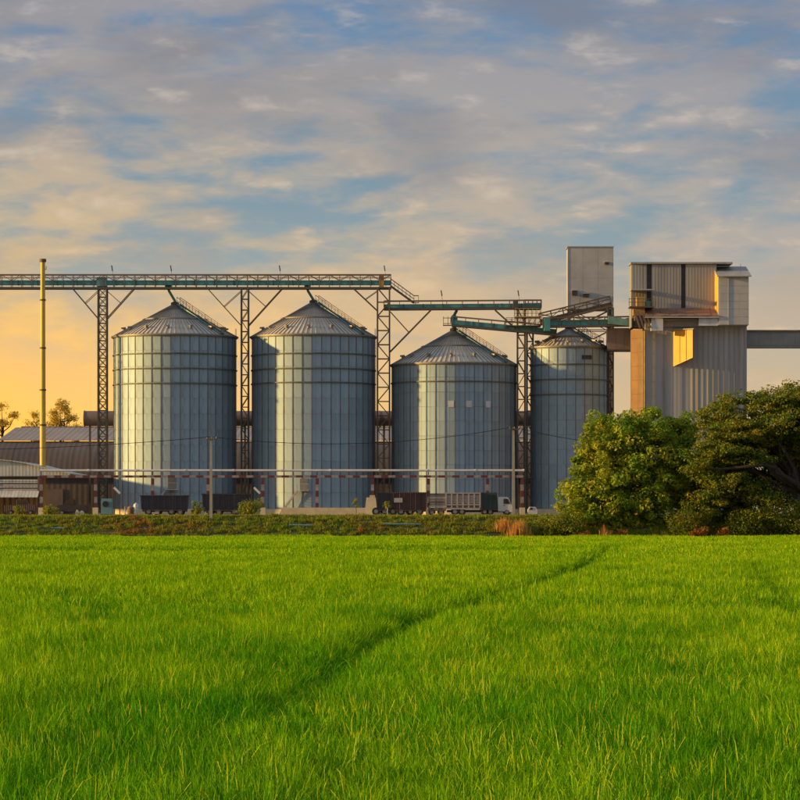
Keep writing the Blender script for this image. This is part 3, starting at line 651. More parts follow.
# ochre column with its bright edge pipe
colm = MB(); xa, xb = WX(632.5, Db), WX(642.4, Db)
colm.hexa([(xa, Db+1.6, YARD), (xb, Db-.2, YARD), (xb, Db+4, YARD), (xa, Db+4, YARD), (xa, Db+1.6, WZ(329, Db)), (xb, Db-.2, WZ(329, Db)), (xb, Db+4, WZ(329, Db)), (xa, Db+4, WZ(329, Db))])
ce = colm.build('elevator_leg', RUSTO, pb_, 'ochre bucket elevator casing lit by the low sun')
MB().tube((WX(644.3, Db), Db-.35, YARD), (WX(644.3, Db), Db-.35, WZ(331, Db)), .13, .13, 10).build('drain_pipe', YEL, pb_)
for i in range(6):
    z = WZ(338+i*14, Db); MB().hexa([(xa-.03, Db+1.5, z), (xb+.03, Db-.3, z), (xb+.03, Db+.2, z), (xa-.03, Db+2, z), (xa-.03, Db+1.5, z+.12), (xb+.03, Db-.3, z+.12), (xb+.03, Db+.2, z+.12), (xa-.03, Db+2, z+.12)]).build('casing_flange', RUSTO, ce)
# balcony at the upper left with canopy
bx('balcony_deck', STEELT, 628.5, 652.5, 307.2, 308.6, -2.4, .69)
bx('balcony_canopy', PALE, 630.3, 651.5, 290, 291, -2.0, .69)
for x in (631, 650.8): bx('canopy_post', STEELT, x-.4, x+.4, 291.1, 307.1, -1.95, -1.8)
for k in (299.5, 303): bx('balcony_rail', STEELT, 627.5, 652.3, k, k+.5, -2.35, -2.28)
for i in range(6): x = 628+i*4.8; bx('rail_post', STEELT, x-.2, x+.2, 299.4, 307.1, -2.36, -2.27)
bx('elevator_head', OCHRE, 636, 644, 297.5, 307, -1.4, .2); bx('drive_motor', TEAL, 645, 650, 301.5, 307, -1.3, 0)
bx('transition_box', OCHRE, 632.5, 644, 308.8, 316, -1.6, .3); bx('transition_box', STEELT, 634, 650, 316.2, 321, -1.9, .3)
for i in range(4): beam_inst('chute', RAIL, pb_, W(634+i*4, 310+i, Db-2), W(640+i*3.6, 328, Db-2), .22)
# link gallery and right-hand gallery
lk = thing('link_gallery', 'brown enclosed link gallery between the narrow silo and the grey building', 'gallery', W(620, 350, 475.5))
MB().box(WX(607.5, 475), WX(633, 475), 475, 478, WZ(350, 475), WZ(328, 475)).build('enclosure', DUCT, lk)
for i in range(3): MB().box(WX(607.6+i*8.5, 475), WX(607.6+i*8.5+8.3, 475), 474.93, 474.995, WZ(349.6, 475), WZ(328.4, 475)).build('cladding_sheet', DUCT, lk)
MB().box(WX(607, 475), WX(633, 475), 474.85, 478.1, WZ(351, 475), WZ(350.05, 475)).build('floor_beam', STEEL, lk)
rg = thing('conveyor_gallery', 'enclosed grey-green conveyor gallery leaving the grey building to the right', 'gallery', W(775, 347, Db+4))
GG = mat('grey_green_sheet', (.27, .285, .26), (.21, .225, .205), rough=.6, scale=.4, rnd=.06)
Dg = Db+4
MB().box(WX(746, Dg), WX(930, Dg), Dg+.05, Dg+2.6, WZ(346.5, Dg), WZ(331, Dg)).build('enclosure', GG, rg)
for i in range(15): MB().box(WX(747+i*12, Dg), WX(747+i*12+11.85, Dg), Dg-.02, Dg+.046, WZ(345.8, Dg), WZ(333.6, Dg)).build('wall_panel', GG, rg)
MB().box(WX(746.5, Dg), WX(930, Dg), Dg-.35, Dg+2.8, WZ(331, Dg), WZ(330, Dg)).build('roof', CONC, rg)
MB().box(WX(746.5, Dg), WX(930, Dg), Dg-.12, Dg+2.7, WZ(347.6, Dg), WZ(346.55, Dg)).build('floor_beam', CONC, rg)
for px in (868, 920):
    for yy in (0, 2.2): beam_inst('leg', STEELT, rg, (WX(px, Dg), Dg+yy+.2, YARD), (WX(px, Dg), Dg+yy+.2, WZ(347.6, Dg)), .35)

# ------------------------------------------------------------------ warehouse, duct, chimney, shed
Dw = 512.0
wh = thing('warehouse', 'long brown warehouse with curved side and tan roof behind the silos', 'building', (WX(240, Dw), Dw, YARD))
xa, xb = WX(-140, Dw), WX(640, Dw)
prof = [(0, YARD), (0, WZ(488, Dw)), (.7, WZ(474, Dw)), (2.2, WZ(462, Dw)), (4.6, WZ(452, Dw)), (8, WZ(444.5, Dw)), (10.5, WZ(441, Dw))]
nsh = 26
for i in range(nsh):
    m_ = MB(); u0, u1 = xa+(xb-xa)*i/nsh+.02, xa+(xb-xa)*(i+1)/nsh-.02
    for (d, z) in prof: m_.v += [Vector((u0, Dw+d, z)), Vector((u1, Dw+d, z))]
    for k in range(len(prof)-1): m_.f.append((2*k, 2*k+1, 2*k+3, 2*k+2))
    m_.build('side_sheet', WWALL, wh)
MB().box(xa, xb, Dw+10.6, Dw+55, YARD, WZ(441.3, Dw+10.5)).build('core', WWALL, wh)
zr0 = WZ(440.6, Dw+10.5); zr1 = WZ(428, Dw+34)
nr = 36
for i in range(nr):
    u0, u1 = xa+(xb-xa)*i/nr, xa+(xb-xa)*(i+1)/nr-.05
    f0 = f1 = 1
    if u0 < WX(-4, Dw+10.4): continue
    y0, y1 = Dw+10.4, Dw+34
    MB().hexa([(u0, y0, zr0), (u1, y0, zr0), (u1, y0+(y1-y0)*f1, zr0+(zr1-zr0)*f1), (u0, y0+(y1-y0)*f0, zr0+(zr1-zr0)*f0),
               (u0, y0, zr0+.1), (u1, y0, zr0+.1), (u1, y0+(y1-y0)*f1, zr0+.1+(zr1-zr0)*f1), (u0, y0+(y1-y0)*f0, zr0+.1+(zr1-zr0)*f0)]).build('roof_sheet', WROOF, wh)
MB().box(WX(21, Dw+34), xb, Dw+34, Dw+34.4, zr1-.2, zr1+.3).build('ridge_cap', WROOF, wh)
MB().box(xa, xb, Dw-.5, Dw+.3, WZ(477, Dw), WZ(475.8, Dw)).build('gutter', STEEL, wh)
for px, w in ((30, 33), (118, 20), (245, 14), (383, 16), (523, 18)):
    MB().box(WX(px, Dw), WX(px+w, Dw), Dw-.12, Dw-.02, YARD, WZ(489, Dw)).build('loading_door', DUCT, wh)
du = thing('overhead_duct', 'thick brown horizontal duct passing behind all the silos', 'duct', W(320, 426, 500))
MB().tube(W(84, 418.5, 500), W(560, 418.5, 500), 1.2, 1.2, 24).build('pipe', DUCT, du)
for i in range(17): x = 84.5+i*29.5; p = W(x, 418.5, 500); MB().tube(p-Vector((.08, 0, 0)), p+Vector((.08, 0, 0)), 1.28, 1.28, 24).build('flange', DUCT, du)
for px in (90, 180, 245, 320, 384, 455, 524): beam_inst('support_leg', STEEL, du, (WX(px, 500), 500, YARD), (WX(px, 500), 500, WZ(426, 500)), .3)
# chimney
Dc = 474.0; ch = thing('chimney_stack', 'slender tan steel chimney stack rising above the shed roof', 'chimney', (WX(42.8, Dc), Dc, YARD))
xc = WX(42.8, Dc)
secs = [(540, 425, .46), (425, 390, .44), (390, 348, .41), (348, 300, .38), (300, 262, .36)]
for a, b, r in secs:
    z0, z1 = max(YARD, WZ(a, Dc)), WZ(b, Dc); MB().tube((xc, Dc, z0), (xc, Dc, z1), r, r-.012, 20).build('stack_section', CHIM, ch)
    if a < 500: MB().tube((xc, Dc, z0-.12), (xc, Dc, z0+.12), r+.1, r+.1, 20).build('flange', STEELT, ch)
MB().lathe((xc, Dc, 0), [(.33, WZ(262.2, Dc)), (.52, WZ(262, Dc)), (.52, WZ(259, Dc)), (.36, WZ(258.8, Dc)), (.34, WZ(261, Dc))], 20).build('rain_cap', STEELT, ch)
MB().tube(W(46, 270, Dc), W(46.3, 266, Dc), .05, .05, 6).beam(W(43.5, 269, Dc), W(46, 269, Dc), .06).build('bracket', STEEL, ch)
# shed with an arched gable
Dd = 468.0; sh = thing('loading_shed', 'pale arched-roof loading shed at the left edge with open dark bay', 'shed', (WX(0, Dd), Dd, YARD))
arc = [(-92, 474), (-70, 467), (-45, 462.3), (-20, 460.4), (0, 460.4), (12, 461.4), (25, 463.6), (36, 466.3), (48, 469.3), (60, 472), (70, 474.2)]
for k in range(len(arc)-1):
    (x0, y0), (x1, y1) = arc[k], arc[k+1]
    m_ = MB(); m_.hexa([(WX(x0, Dd)+.01, Dd-.04, WZ(476, Dd)), (WX(x1, Dd)-.01, Dd-.04, WZ(476, Dd)), (WX(x1, Dd)-.01, Dd+.05, WZ(476, Dd)), (WX(x0, Dd)+.01, Dd+.05, WZ(476, Dd)),
       (WX(x0, Dd)+.01, Dd-.04, WZ(y0, Dd)), (WX(x1, Dd)-.01, Dd-.04, WZ(y1, Dd)), (WX(x1, Dd)-.01, Dd+.05, WZ(y1, Dd)), (WX(x0, Dd)+.01, Dd+.05, WZ(y0, Dd))]).build('gable_sheet', SHEDW, sh)
    m_ = MB(); z0, z1 = WZ(y0, Dd), WZ(y1, Dd)
    m_.hexa([(WX(x0, Dd), Dd-.5, z0+.02), (WX(x1, Dd), Dd-.5, z1+.02), (WX(x1, Dd), Dd+30, z1+.02), (WX(x0, Dd), Dd+30, z0+.02),
             (WX(x0, Dd), Dd-.5, z0+.14), (WX(x1, Dd), Dd-.5, z1+.14), (WX(x1, Dd), Dd+30, z1+.14), (WX(x0, Dd), Dd+30, z0+.14)]).build('roof_sheet', SHEDW, sh)
bx('eave_beam', STEELT, -92, 39.5, 476.1, 477, -.3, .1, Dd, sh)
for i in range(5): bx('louvre_slat', WHITP if i in (2, 4) else SHEDW, -92, 40.5, 479.5+i*2.3, 479.5+i*2.3+(1.2 if i % 2 else 1.9), -.15-.06*(i % 2), -.02, Dd, sh)
bx('louvre_back', WWALL, -92, 40.5, 477.1, 491, .1, .3, Dd, sh)
for i in range(14): 
    x = -92+i*9.4; MB().hexa([(WX(x, Dd), Dd-2.4, WZ(497.5, Dd)), (WX(x+9.3, Dd), Dd-2.4, WZ(497.5, Dd)), (WX(x+9.3, Dd), Dd-.16, WZ(491.2, Dd)), (WX(x, Dd), Dd-.16, WZ(491.2, Dd)),
        (WX(x, Dd), Dd-2.4, WZ(497, Dd)), (WX(x+9.3, Dd), Dd-2.4, WZ(497, Dd)), (WX(x+9.3, Dd), Dd-.16, WZ(490.7, Dd)), (WX(x, Dd), Dd-.16, WZ(490.7, Dd))]).build('awning_sheet', SHEDW, sh)
for px in (-90, -48, -6, 39): beam_inst('column', STEELT, sh, (WX(px, Dd), Dd-.1, YARD), (WX(px, Dd), Dd-.1, WZ(476, Dd)), .35)
MB().box(WX(-92, Dd), WX(39, Dd), Dd+7, Dd+7.3, YARD, WZ(476, Dd)).build('rear_wall', WWALL, sh)

# ------------------------------------------------------------------ pipe gantry, red and white columns
Dp = 410.0
pg = thing('pipe_gantry', 'long white pipe carried on red and white striped columns before the silos', 'gantry', (WX(280, Dp), Dp, YARD))
zt = WZ(470.5, Dp)
xa, xb = WX(40, Dp), WX(523.5, Dp)
for i in range(10):
    u0, u1 = xa+(xb-xa)*i/10, xa+(xb-xa)*(i+1)/10
    MB().tube((u0+.01, Dp, zt), (u1-.01, Dp, zt), .14, .14, 12).build('pipe', PIPEW, pg); MB().tube((u1-.1, Dp, zt), (u1+.1, Dp, zt), .19, .19, 12).build('pipe_flange', PIPEW, pg)
nb = 68
for i in range(nb):
    u0, u1 = xa+(xb-xa)*i/nb, xa+(xb-xa)*(i+1)/nb
    MB().box(u0+.005, u1-.005, Dp-.12, Dp+.12, zt-.92, zt-.62).build('beam_stripe', (REDP, POSTW)[i % 2], pg)
for px in (42, 96, 153.5, 207.5, 262, 318, 372.5, 427.5, 487.5, 521.5):
    x = WX(px, Dp)+random.uniform(-.12, .12); n = 6; lean = random.uniform(-.012, .012)
    for j in range(n):
        z0, z1 = YARD+(zt-1.02-YARD)*j/n, YARD+(zt-1.02-YARD)*(j+1)/n
        sa, sb = x+lean*(z0-zt), x+lean*(z1-zt)
        MB().hexa([(sa-.2, Dp-.2, z0+.003), (sa+.2, Dp-.2, z0+.003), (sa+.2, Dp+.2, z0+.003), (sa-.2, Dp+.2, z0+.003), (sb-.2, Dp-.2, z1-.003), (sb+.2, Dp-.2, z1-.003), (sb+.2, Dp+.2, z1-.003), (sb-.2, Dp+.2, z1-.003)]).build('column_stripe', (POSTW, REDP)[j % 2], pg)
    MB().box(x-.34, x+.34, Dp-.34, Dp+.34, YARD-.1, YARD+(1.0 if px != 372.5 else 2.6)).build('column_base', PLINTH, pg)
    MB().box(x-.07, x+.07, Dp-.07, Dp+.07, zt-.6, zt-.15).build('saddle', STEEL, pg)

# ------------------------------------------------------------------ poles and wires
def pole(label, px, ytop, ybot, D):
    x = WX(px, D); z1 = WZ(ytop, D); z0 = min(WZ(ybot, D), YARD+.2)-.6
    t = thing('utility_pole', label, 'pole', (x, D, z0+.6), 'concrete utility poles')
    MB().hexa([(x-.2, D-.2, z0), (x+.2, D-.2, z0), (x+.2, D+.2, z0), (x-.2, D+.2, z0), (x-.12, D-.12, z1), (x+.12, D-.12, z1), (x+.12, D+.12, z1), (x-.12, D+.12, z1)]).build('shaft', POLEC, t)
    MB().box(x-.55, x+.75, D-.26, D-.13, z1-.35, z1-.2).build('crossarm', STEELT, t)
    for dx in (-.45, .1, .65): MB().lathe((x+dx, D-.2, z1-.2), [(.05, 0), (.08, .05), (.05, .1), (.08, .15), (.04, .22)], 8).build('insulator', POLEC, t)
    return Vector((x, D-.2, z1+.02))
p1 = pole('concrete utility pole standing on the embankment in front of the dark trailers', 211, 437, 530, 382)
p2 = pole('concrete utility pole beside the white truck cab', 513.5, 427, 515, 388)
p0 = W(-60, 450, 372); p3 = W(760, 440, 396)
def wire(label, a, b, sag, r=.035):
    pts = [a.lerp(b, i/24)-Vector((0, 0, sag*4*(i/24)*(1-i/24))) for i in range(25)]
    tag(MB().path(pts, r, 5).build('overhead_wire', WIREM), label, 'wire', 'overhead wires')
wire('sagging black wire from the left edge to the pole by the dark trailers', p0, p1, .35)
wire('long sagging black wire between the two utility poles', p1, p2, 1.4)
wire('black wire running from the pole by the cab behind the big tree', p2, p3, 1.6)

# ------------------------------------------------------------------ vehicles
def wheel(t, x, y, z, r=.5, w=.3):
    o = MB().lathe((0, 0, 0), [(r*.55, -w/2), (r*.9, -w/2), (r, -w*.35), (r, w*.35), (r*.9, w/2), (r*.55, w/2)], 20)
    for i, v in enumerate(o.v): o.v[i] = Vector((v.x+x, v.z+y, v.y+z))
    ty = o.build('wheel', RUBBER, t)
    h = MB().lathe((0, 0, 0), [(0, -w*.35), (r*.3, -w*.38), (r*.56, -w*.3), (r*.56, w*.3), (0, w*.35)], 14)
    for i, v in enumerate(h.v): h.v[i] = Vector((v.x+x, v.z+y, v.y+z))
    h.build('rim', WHITP, ty)
Dt = 399.0; PXM = Dt/F
def trailer(label, x0, x1, ytop, bodym, ribs=8, plate=None, dolly=True, D=Dt, name='dump_trailer', ybot=509.3):
    xa, xb = WX(x0, D), WX(x1, D); zt_ = WZ(ytop, D); zb_ = WZ(ybot, D)
    t = thing(name, label, 'trailer', ((xa+xb)/2, D, YARD))
    body = MB().hexa([(xa+.1, D, zb_), (xb-.1, D, zb_), (xb-.1, D+2.4, zb_), (xa+.1, D+2.4, zb_), (xa, D-.06, zt_), (xb, D-.06, zt_), (xb, D+2.46, zt_), (xa, D+2.46, zt_)]).build('body', bodym, t)
    for i in range(ribs+1):
        x = xa+.15+(xb-xa-.3)*i/ribs; MB().hexa([(x-.05, D-.09, zb_), (x+.05, D-.09, zb_), (x+.05, D+.02, zb_), (x-.05, D+.02, zb_), (x-.05, D-.15, zt_-.1), (x+.05, D-.15, zt_-.1), (x+.05, D-.04, zt_-.1), (x-.05, D-.04, zt_-.1)]).build('side_rib', bodym, body)
    MB().box(xa-.08, xb+.08, D-.17, D+2.56, zt_-.1, zt_+.04).build('top_rail', bodym, body)
    MB().box(xa+.2, xb-.2, D+.5, D+1.9, zb_-.3, zb_-.003).build('chassis', CHASS, t)
    for x in (xa+1.0, xa+2.1, xb-2.1, xb-1.0):
        for y in (D+.2, D+2.2): wheel(t, x, y, YARD+.5)
    MB().box(xa+.3, xb-.3, D-.03, D+.03, zb_-.16, zb_-.06).build('side_guard', STEELT, t)
    if plate:
        MB().box(WX(plate[0], D), WX(plate[1], D), D-.2, D-.16, WZ(plate[3], D), WZ(plate[2], D)).build('panel_plate', WHITP, t)
    for x in (xa+.25, xb-.25): MB().box(x-.08, x+.08, D-.1, D-.04, zb_-.22, zb_-.1).build('marker_lamp', REDP, t)
    return t
trailer('dark open-topped trailer with pale plate, parked before the leftmost silo', 140.5, 188, 495.5, NAVY, plate=(152, 159, 512, 514))
trailer('dark open-topped trailer half hidden by the utility pole', 202, 251, 494, NAVY, ribs=9)
trailer('dark brown box trailer with a pale grey patch on its side', 393, 427.5, 492.5, BROWNP, ribs=6, plate=(394, 402.5, 498, 502.5), name='box_trailer')
trailer('dark grey box trailer behind the striped column and concrete block', 376.5, 392.5, 492.6, NAVY, ribs=3, name='box_trailer', D=Dt+1)
# plank load on a flatbed
fb = thing('flatbed_trailer', 'low flatbed trailer between the brown trailer and the pale cage', 'trailer', (WX(437, Dt), Dt, YARD))
MB().box(WX(428, Dt), WX(446, Dt), Dt, Dt+2.4, WZ(511, Dt), WZ(509, Dt)).build('deck', STEELT, fb)
for px in (432, 441):
    for yy in (.2, 2.2): wheel(fb, WX(px, Dt), Dt+yy, YARD+.45, .45)
pl = thing('plank_stack', 'stack of brown and grey planks loaded on the flatbed trailer', 'planks', (WX(437, Dt), Dt+1.2, WZ(509, Dt)))
hts = [508.9-i*1.75 for i in range(9)]
for i, y in enumerate(hts):
    for j in range(4):
        a, b = 428.4+random.uniform(0, .8), 445.6-random.uniform(0, .8)
        MB().box(WX(a, Dt), WX(b, Dt), Dt+.1+j*.58, Dt+.1+j*.58+.52, WZ(y, Dt), WZ(y-1.5, Dt)).build('plank', (WOOD, STEELT, WHITP, WOOD, RAIL)[(i*2) % 5], pl)
# truck: pale cage body, green box, white cab
tk = thing('cargo_truck', 'white-cabbed truck with pale slatted cage body and dark green covered front box', 'truck', (WX(480, Dt), Dt, YARD))
xa, xb = WX(446, Dt), WX(480, Dt)
MB().box(xa, xb, Dt, Dt+2.4, WZ(509.5, Dt), WZ(507.8, Dt)).build('bed', WHITP, tk)
cage = MB().box(xa+.08, xb-.08, Dt+.12, Dt+2.3, WZ(507.7, Dt), WZ(494, Dt)).build('cage_body', DUCT, tk)
PANEL = mat('cage_panel', (.42, .33, .28), (.34, .28, .25), rough=.7, scale=1)
ncol = 6
for i in range(ncol):
    u0, u1 = xa+(xb-xa)*i/ncol, xa+(xb-xa)*(i+1)/ncol
    MB().box(u0+.14, u1-.14, Dt+.05, Dt+.117, WZ(503.5, Dt), WZ(495, Dt)).build('cage_panel', PANEL if i not in (4,) else WHITP, cage)
    for j in range(3): MB().box(u0+.1, u1-.1, Dt-.0, Dt+.046, WZ(497+j*2.9+.5, Dt), WZ(497+j*2.9, Dt)).build('cage_bar', WHITP, cage)
for i in range(ncol+1): MB().box(xa+(xb-xa)*i/ncol-.1, xa+(xb-xa)*i/ncol+.1, Dt-.05, Dt+.1, WZ(507.6, Dt), WZ(492.8, Dt)).build('cage_post', WHITP, cage)
for y in (492.6, 504.2): MB().box(xa-.1, xb+.1, Dt-.08, Dt+.1, WZ(y+1.1, Dt), WZ(y, Dt)).build('cage_rail', WHITP, cage)
gb = MB().hexa([(WX(480.3, Dt), Dt-.05, WZ(510, Dt)), (WX(497.5, Dt), Dt-.05, WZ(510, Dt)), (WX(497.5, Dt), Dt+2.45, WZ(510, Dt)), (WX(480.3, Dt), Dt+2.45, WZ(510, Dt)),
        (WX(480.8, Dt), Dt+.05, WZ(492.4, Dt)), (WX(497, Dt), Dt+.05, WZ(492.4, Dt)), (WX(497, Dt), Dt+2.35, WZ(492.4, Dt)), (WX(480.8, Dt), Dt+2.35, WZ(492.4, Dt))]).build('covered_box', GREENT, tk)
for i in range(4): x = WX(482+i*4.6, Dt); MB().box(x-.03, x+.03, Dt-.1, Dt-.04, WZ(509.5, Dt), WZ(493.5, Dt)).build('strap', CHASS, gb)
# cab profile in x-z, facing right
cp = [(498, 511.2), (498, 497.6), (500, 496.8), (507, 497), (508.7, 498.2), (511, 503.5), (512.3, 506.3), (512.5, 512), (509.6, 512), (508.8, 510.3), (507, 509.6), (505.2, 510.3), (504.4, 511.4)]
cab = MB().prism([(WX(a, Dt), 0, WZ(b, Dt)) for a, b in cp][::-1], (0, 2.3, 0), (0, Dt+.05, 0)).build('cab', CABW, tk)
MB().prism([(WX(a, Dt), 0, WZ(b, Dt)) for a, b in ((503.5, 498.8), (507.8, 498.8), (510, 503.8), (503.5, 503.8))][::-1], (0, .04, 0), (0, Dt+.0, 0)).build('side_window', GLASS, cab)
MB().hexa([Vector(p) for p in ((WX(511.2, Dt), Dt+.2, WZ(503.6, Dt)), (WX(511.3, Dt), Dt+.2, WZ(503.6, Dt)), (WX(511.3, Dt), Dt+2.2, WZ(503.6, Dt)), (WX(511.2, Dt), Dt+2.2, WZ(503.6, Dt)),
      (WX(508.9, Dt), Dt+.2, WZ(498.4, Dt)), (WX(509, Dt), Dt+.2, WZ(498.4, Dt)), (WX(509, Dt), Dt+2.2, WZ(498.4, Dt)), (WX(508.9, Dt), Dt+2.2, WZ(498.4, Dt)))]).build('windscreen', GLASS, cab)
MB().box(WX(511.4, Dt), WX(513.1, Dt), Dt+.1, Dt+2.3, WZ(513, Dt), WZ(510.3, Dt)).build('bumper', WHITP, cab)
for yy in (.25, 1.9): MB().box(WX(512.2, Dt), WX(512.75, Dt), Dt+yy, Dt+yy+.3, WZ(509.5, Dt), WZ(507.8, Dt)).build('headlight', GLOWL, cab)
MB().box(WX(510.2, Dt), WX(510.9, Dt), Dt-.25, Dt-.05, WZ(502.5, Dt), WZ(499, Dt)).build('mirror', CHASS, cab)
MB().box(WX(503.2, Dt), WX(505, Dt), Dt-.0, Dt+.04, WZ(505.7, Dt), WZ(505.2, Dt)).build('door_handle', CHASS, cab)
MB().box(WX(447, Dt), WX(510, Dt), Dt+.6, Dt+1.8, WZ(512.2, Dt), WZ(510.1, Dt)).build('chassis', CHASS, tk)
for px in (507, 490, 485, 462, 455):
    for yy in (.25, 2.15): wheel(tk, WX(px, Dt), Dt+yy, YARD+.48, .48)
# small white van behind the last column
vn = thing('small_van', 'small white van seen past the last striped column', 'van', (WX(533, 404), 404, YARD))
MB().prism([(WX(a, 404), 0, WZ(b, 404)) for a, b in ((528, 514.2), (528, 509.5), (530, 506.8), (535.5, 506.8), (537.3, 509.8), (537.8, 514.2))][::-1], (0, 1.6, 0), (0, 404, 0)).build('body', CABW, vn)
MB().prism([(WX(a, 404), 0, WZ(b, 404)) for a, b in ((529.4, 509.8), (530.5, 507.6), (532.6, 507.6), (532.6, 509.8))][::-1], (0, .03, 0), (0, 403.96, 0)).build('side_window', GLASS, vn)
for px in (529.7, 536): wheel(vn, WX(px, 404), 404.1, YARD+.28, .28, .18)
# parked things under the shed: dark pickup and stacked sacks
def pickup(label, x0, m_, D, flip=1, L_=34):
    t = thing('parked_pickup', label, 'pickup', (WX(x0+L_/2, D), D, YARD)); k = D/F
    pr = [(0, 0), (0, 6), (1, 7), (12, 7), (13, 12.5), (22, 12.5), (26, 7.5), (33, 6.5), (34, 3), (34, 0)]
    pts = [(WX(x0, D)+(a if flip > 0 else L_-a)*k*L_/34, 0, YARD+.45+b*k) for a, b in pr]
    if flip > 0: pts = pts[::-1]
    MB().prism(pts, (0, 1.7, 0), (0, D, 0)).build('body', m_, t)
    wn = [(14, 8), (14.6, 11.7), (21.6, 11.7), (24.4, 8)]; pts = [(WX(x0, D)+(a if flip > 0 else L_-a)*k*L_/34, 0, YARD+.45+b*k) for a, b in wn]
    MB().prism(pts[::-1] if flip > 0 else pts, (0, .03, 0), (0, D-.035, 0)).build('side_window', GLASS, t)
    for a in (7, 28): wheel(t, WX(x0, D)+(a if flip > 0 else L_-a)*k*L_/34, D+.05, YARD+.36, .36, .22)
    MB().box(WX(x0, D)+.5, WX(x0+L_, D)-.5, D+.3, D+1.4, YARD+.35, YARD+.5).build('chassis', CHASS, t)
pickup('dark maroon pickup parked in the open bay of the shed', 4, BROWNP, 452, 1, 32)
pickup('dark pickup parked behind the first striped column', 60, CHASS, 440, -1, 30)
# white machine between tower and silo: fan housing with round inlet
fn = thing('aeration_fan', 'grey aeration fan housing with dark round inlet beside the striped column', 'fan', (WX(106, 440), 440, YARD))
MB().box(WX(101, 440), WX(112, 440), 440, 441.6, YARD+.15, WZ(498.5, 440)).build('housing', TEALL, fn)
MB().tube(W(105.5, 504, 439.8), W(105.5, 504, 440.02), .42, .42, 18).build('inlet', DARKS, fn)
MB().box(WX(100, 440), WX(114, 440), 439.9, 441.8, YARD, YARD+.148).build('skid', STEEL, fn)
def chute(label, px, py, D):
    t = thing('unloading_chute', label, 'chute', (WX(px+5, D), D, YARD))
    MB().beam(W(px-3, py-3, D), W(px+3, py+3, D), .5, .3).build('trough', GLOWL, t)
    beam_inst('leg', STEEL, t, W(px+2.6, py+2.6, D+.3), (WX(px+2.6, D), D+.3, YARD), .14); beam_inst('leg', STEEL, t, W(px-2.6, py-2, D+.3), (WX(px-2.6, D), D+.3, YARD), .14)
chute('slanted white unloading chute at the foot of the leftmost silo', 117, 490.5, 462)
chute('slanted white unloading chute at the foot of the stair silo', 257, 490.5, 462)
# kerb, block, barrels, boxes
tag(MB().box(WX(281, 420), WX(371, 420), 420, 420.6, YARD-.1, YARD+1.0).build('concrete_kerb', PLINTH), 'long low pale concrete kerb wall below the stair silo', 'kerb')
kb = MB(); x = WX(371, 408); kb.hexa([(x-.85, 407.6, YARD-.1), (x+.85, 407.6, YARD-.1), (x+.85, 409, YARD-.1), (x-.85, 409, YARD-.1), (x-.6, 407.8, YARD+2.3), (x+.6, 407.8, YARD+2.3), (x+.6, 408.8, YARD+2.3), (x-.6, 408.8, YARD+2.3)])
tag(kb.build('concrete_block', PLINTH), 'tapered pale concrete block beside the dark grey box trailer', 'block')
def crate(label, px, D, w, h, m_, grp):
    x = WX(px, D); t = thing('sack', label, 'sack', (x, D, YARD), grp)
    o = MB(); n = 10
    o.lathe((x, D, YARD), [(.05, 0), (w*.8, .03), (w, h*.35), (w*.93, h*.75), (w*.5, h), (.12, h*1.02), (.16, h*1.18), (.02, h*1.2)], n)
    for i, v in enumerate(o.v): o.v[i] = v+Vector((random.uniform(-.04, .04), random.uniform(-.04, .04), random.uniform(-.03, .03)))
    o.build('bag', m_, t)
    MB().lathe((x, D, YARD), [(.13, h*1.02), (.17, h*1.05), (.13, h*1.09)], 8).build('tie', WIREM, t)
SACK = mat('pale_sack', (.62, .52, .33), (.5, .4, .25), rough=.85, scale=2)
crate('pale bulging sack on the bank top, nearer the first striped column', 77.5, 392, .32, .55, SACK, 'pale sacks on the bank')
crate('pale bulging sack on the bank top, nearer the second striped column', 82, 392, .34, .5, SACK, 'pale sacks on the bank')
def tank(label, px, D, r, h, m_):
    x = WX(px, D); t = thing('water_tank', label, 'tank', (x, D, YARD))
    MB().lathe((x, D, YARD), [(r*.95, 0), (r, .05), (r, h*.85), (r*.75, h*.97), (r*.25, h), (r*.25, h*1.06), (0, h*1.07)], 24).build('shell', m_, t)
    for k in (.2, .45, .7): MB().lathe((x, D, YARD), [(r+.0, h*k-.05), (r+.05, h*k), (r+.0, h*k+.05)], 24).build('hoop', m_, t)
tank('upright white tank left of the first dark trailer', 136, 430, .35, 1.6, WHITEP)
tank('upright dull red tank left of the first dark trailer', 130.5, 430, .42, 1.2, RUSTR)
def post(label, px, y0, y1, D, m_=WHITP):
    t = thing('marker_post', label, 'post', (WX(px, D), D, WZ(y1, D)))
    MB().tube((WX(px, D), D, WZ(y1, D)-.3), (WX(px, D), D, WZ(y0, D)), .06, .055, 10).build('shaft', m_, t)
    MB().tube((WX(px, D), D, WZ(y0, D)), (WX(px, D), D, WZ(y0, D)+.05), .075, .03, 10).build('cap', m_, t)
post('thin white marker post at the bank top near the slanted chute', 125, 507, 517, 388)
post('small white marker post low on the bank below the truck', 473.5, 530, 535, 378.6)
post('thin white marker post in front of the brown trailer', 387.5, 508, 516, 388)
def bankpipe(label, xa, xb, py, D):
    t = thing('irrigation_pipe', label, 'pipe', W((xa+xb)/2, py, D), 'pale pipes lying on the bank')
    MB().tube(W(xa, py, D), W(xb, py+.3, D), .09, .09, 10).build('barrel', TEALL, t)
    for x in (xa, xb): p = W(x, py+(.3 if x == xb else 0), D); MB().tube(p-Vector((.08, 0, 0)), p+Vector((.08, 0, 0)), .13, .13, 10).build('collar', TEALL, t)
bankpipe('pale pipe lying on the bank below the concrete kerb', 290, 310, 525, 379.2)
bankpipe('long pale pipe lying on the bank below the brown trailer', 384, 420, 524, 379.4)
bankpipe('pale pipe lying on the bank below the shed', 52, 64, 528, 378.4)

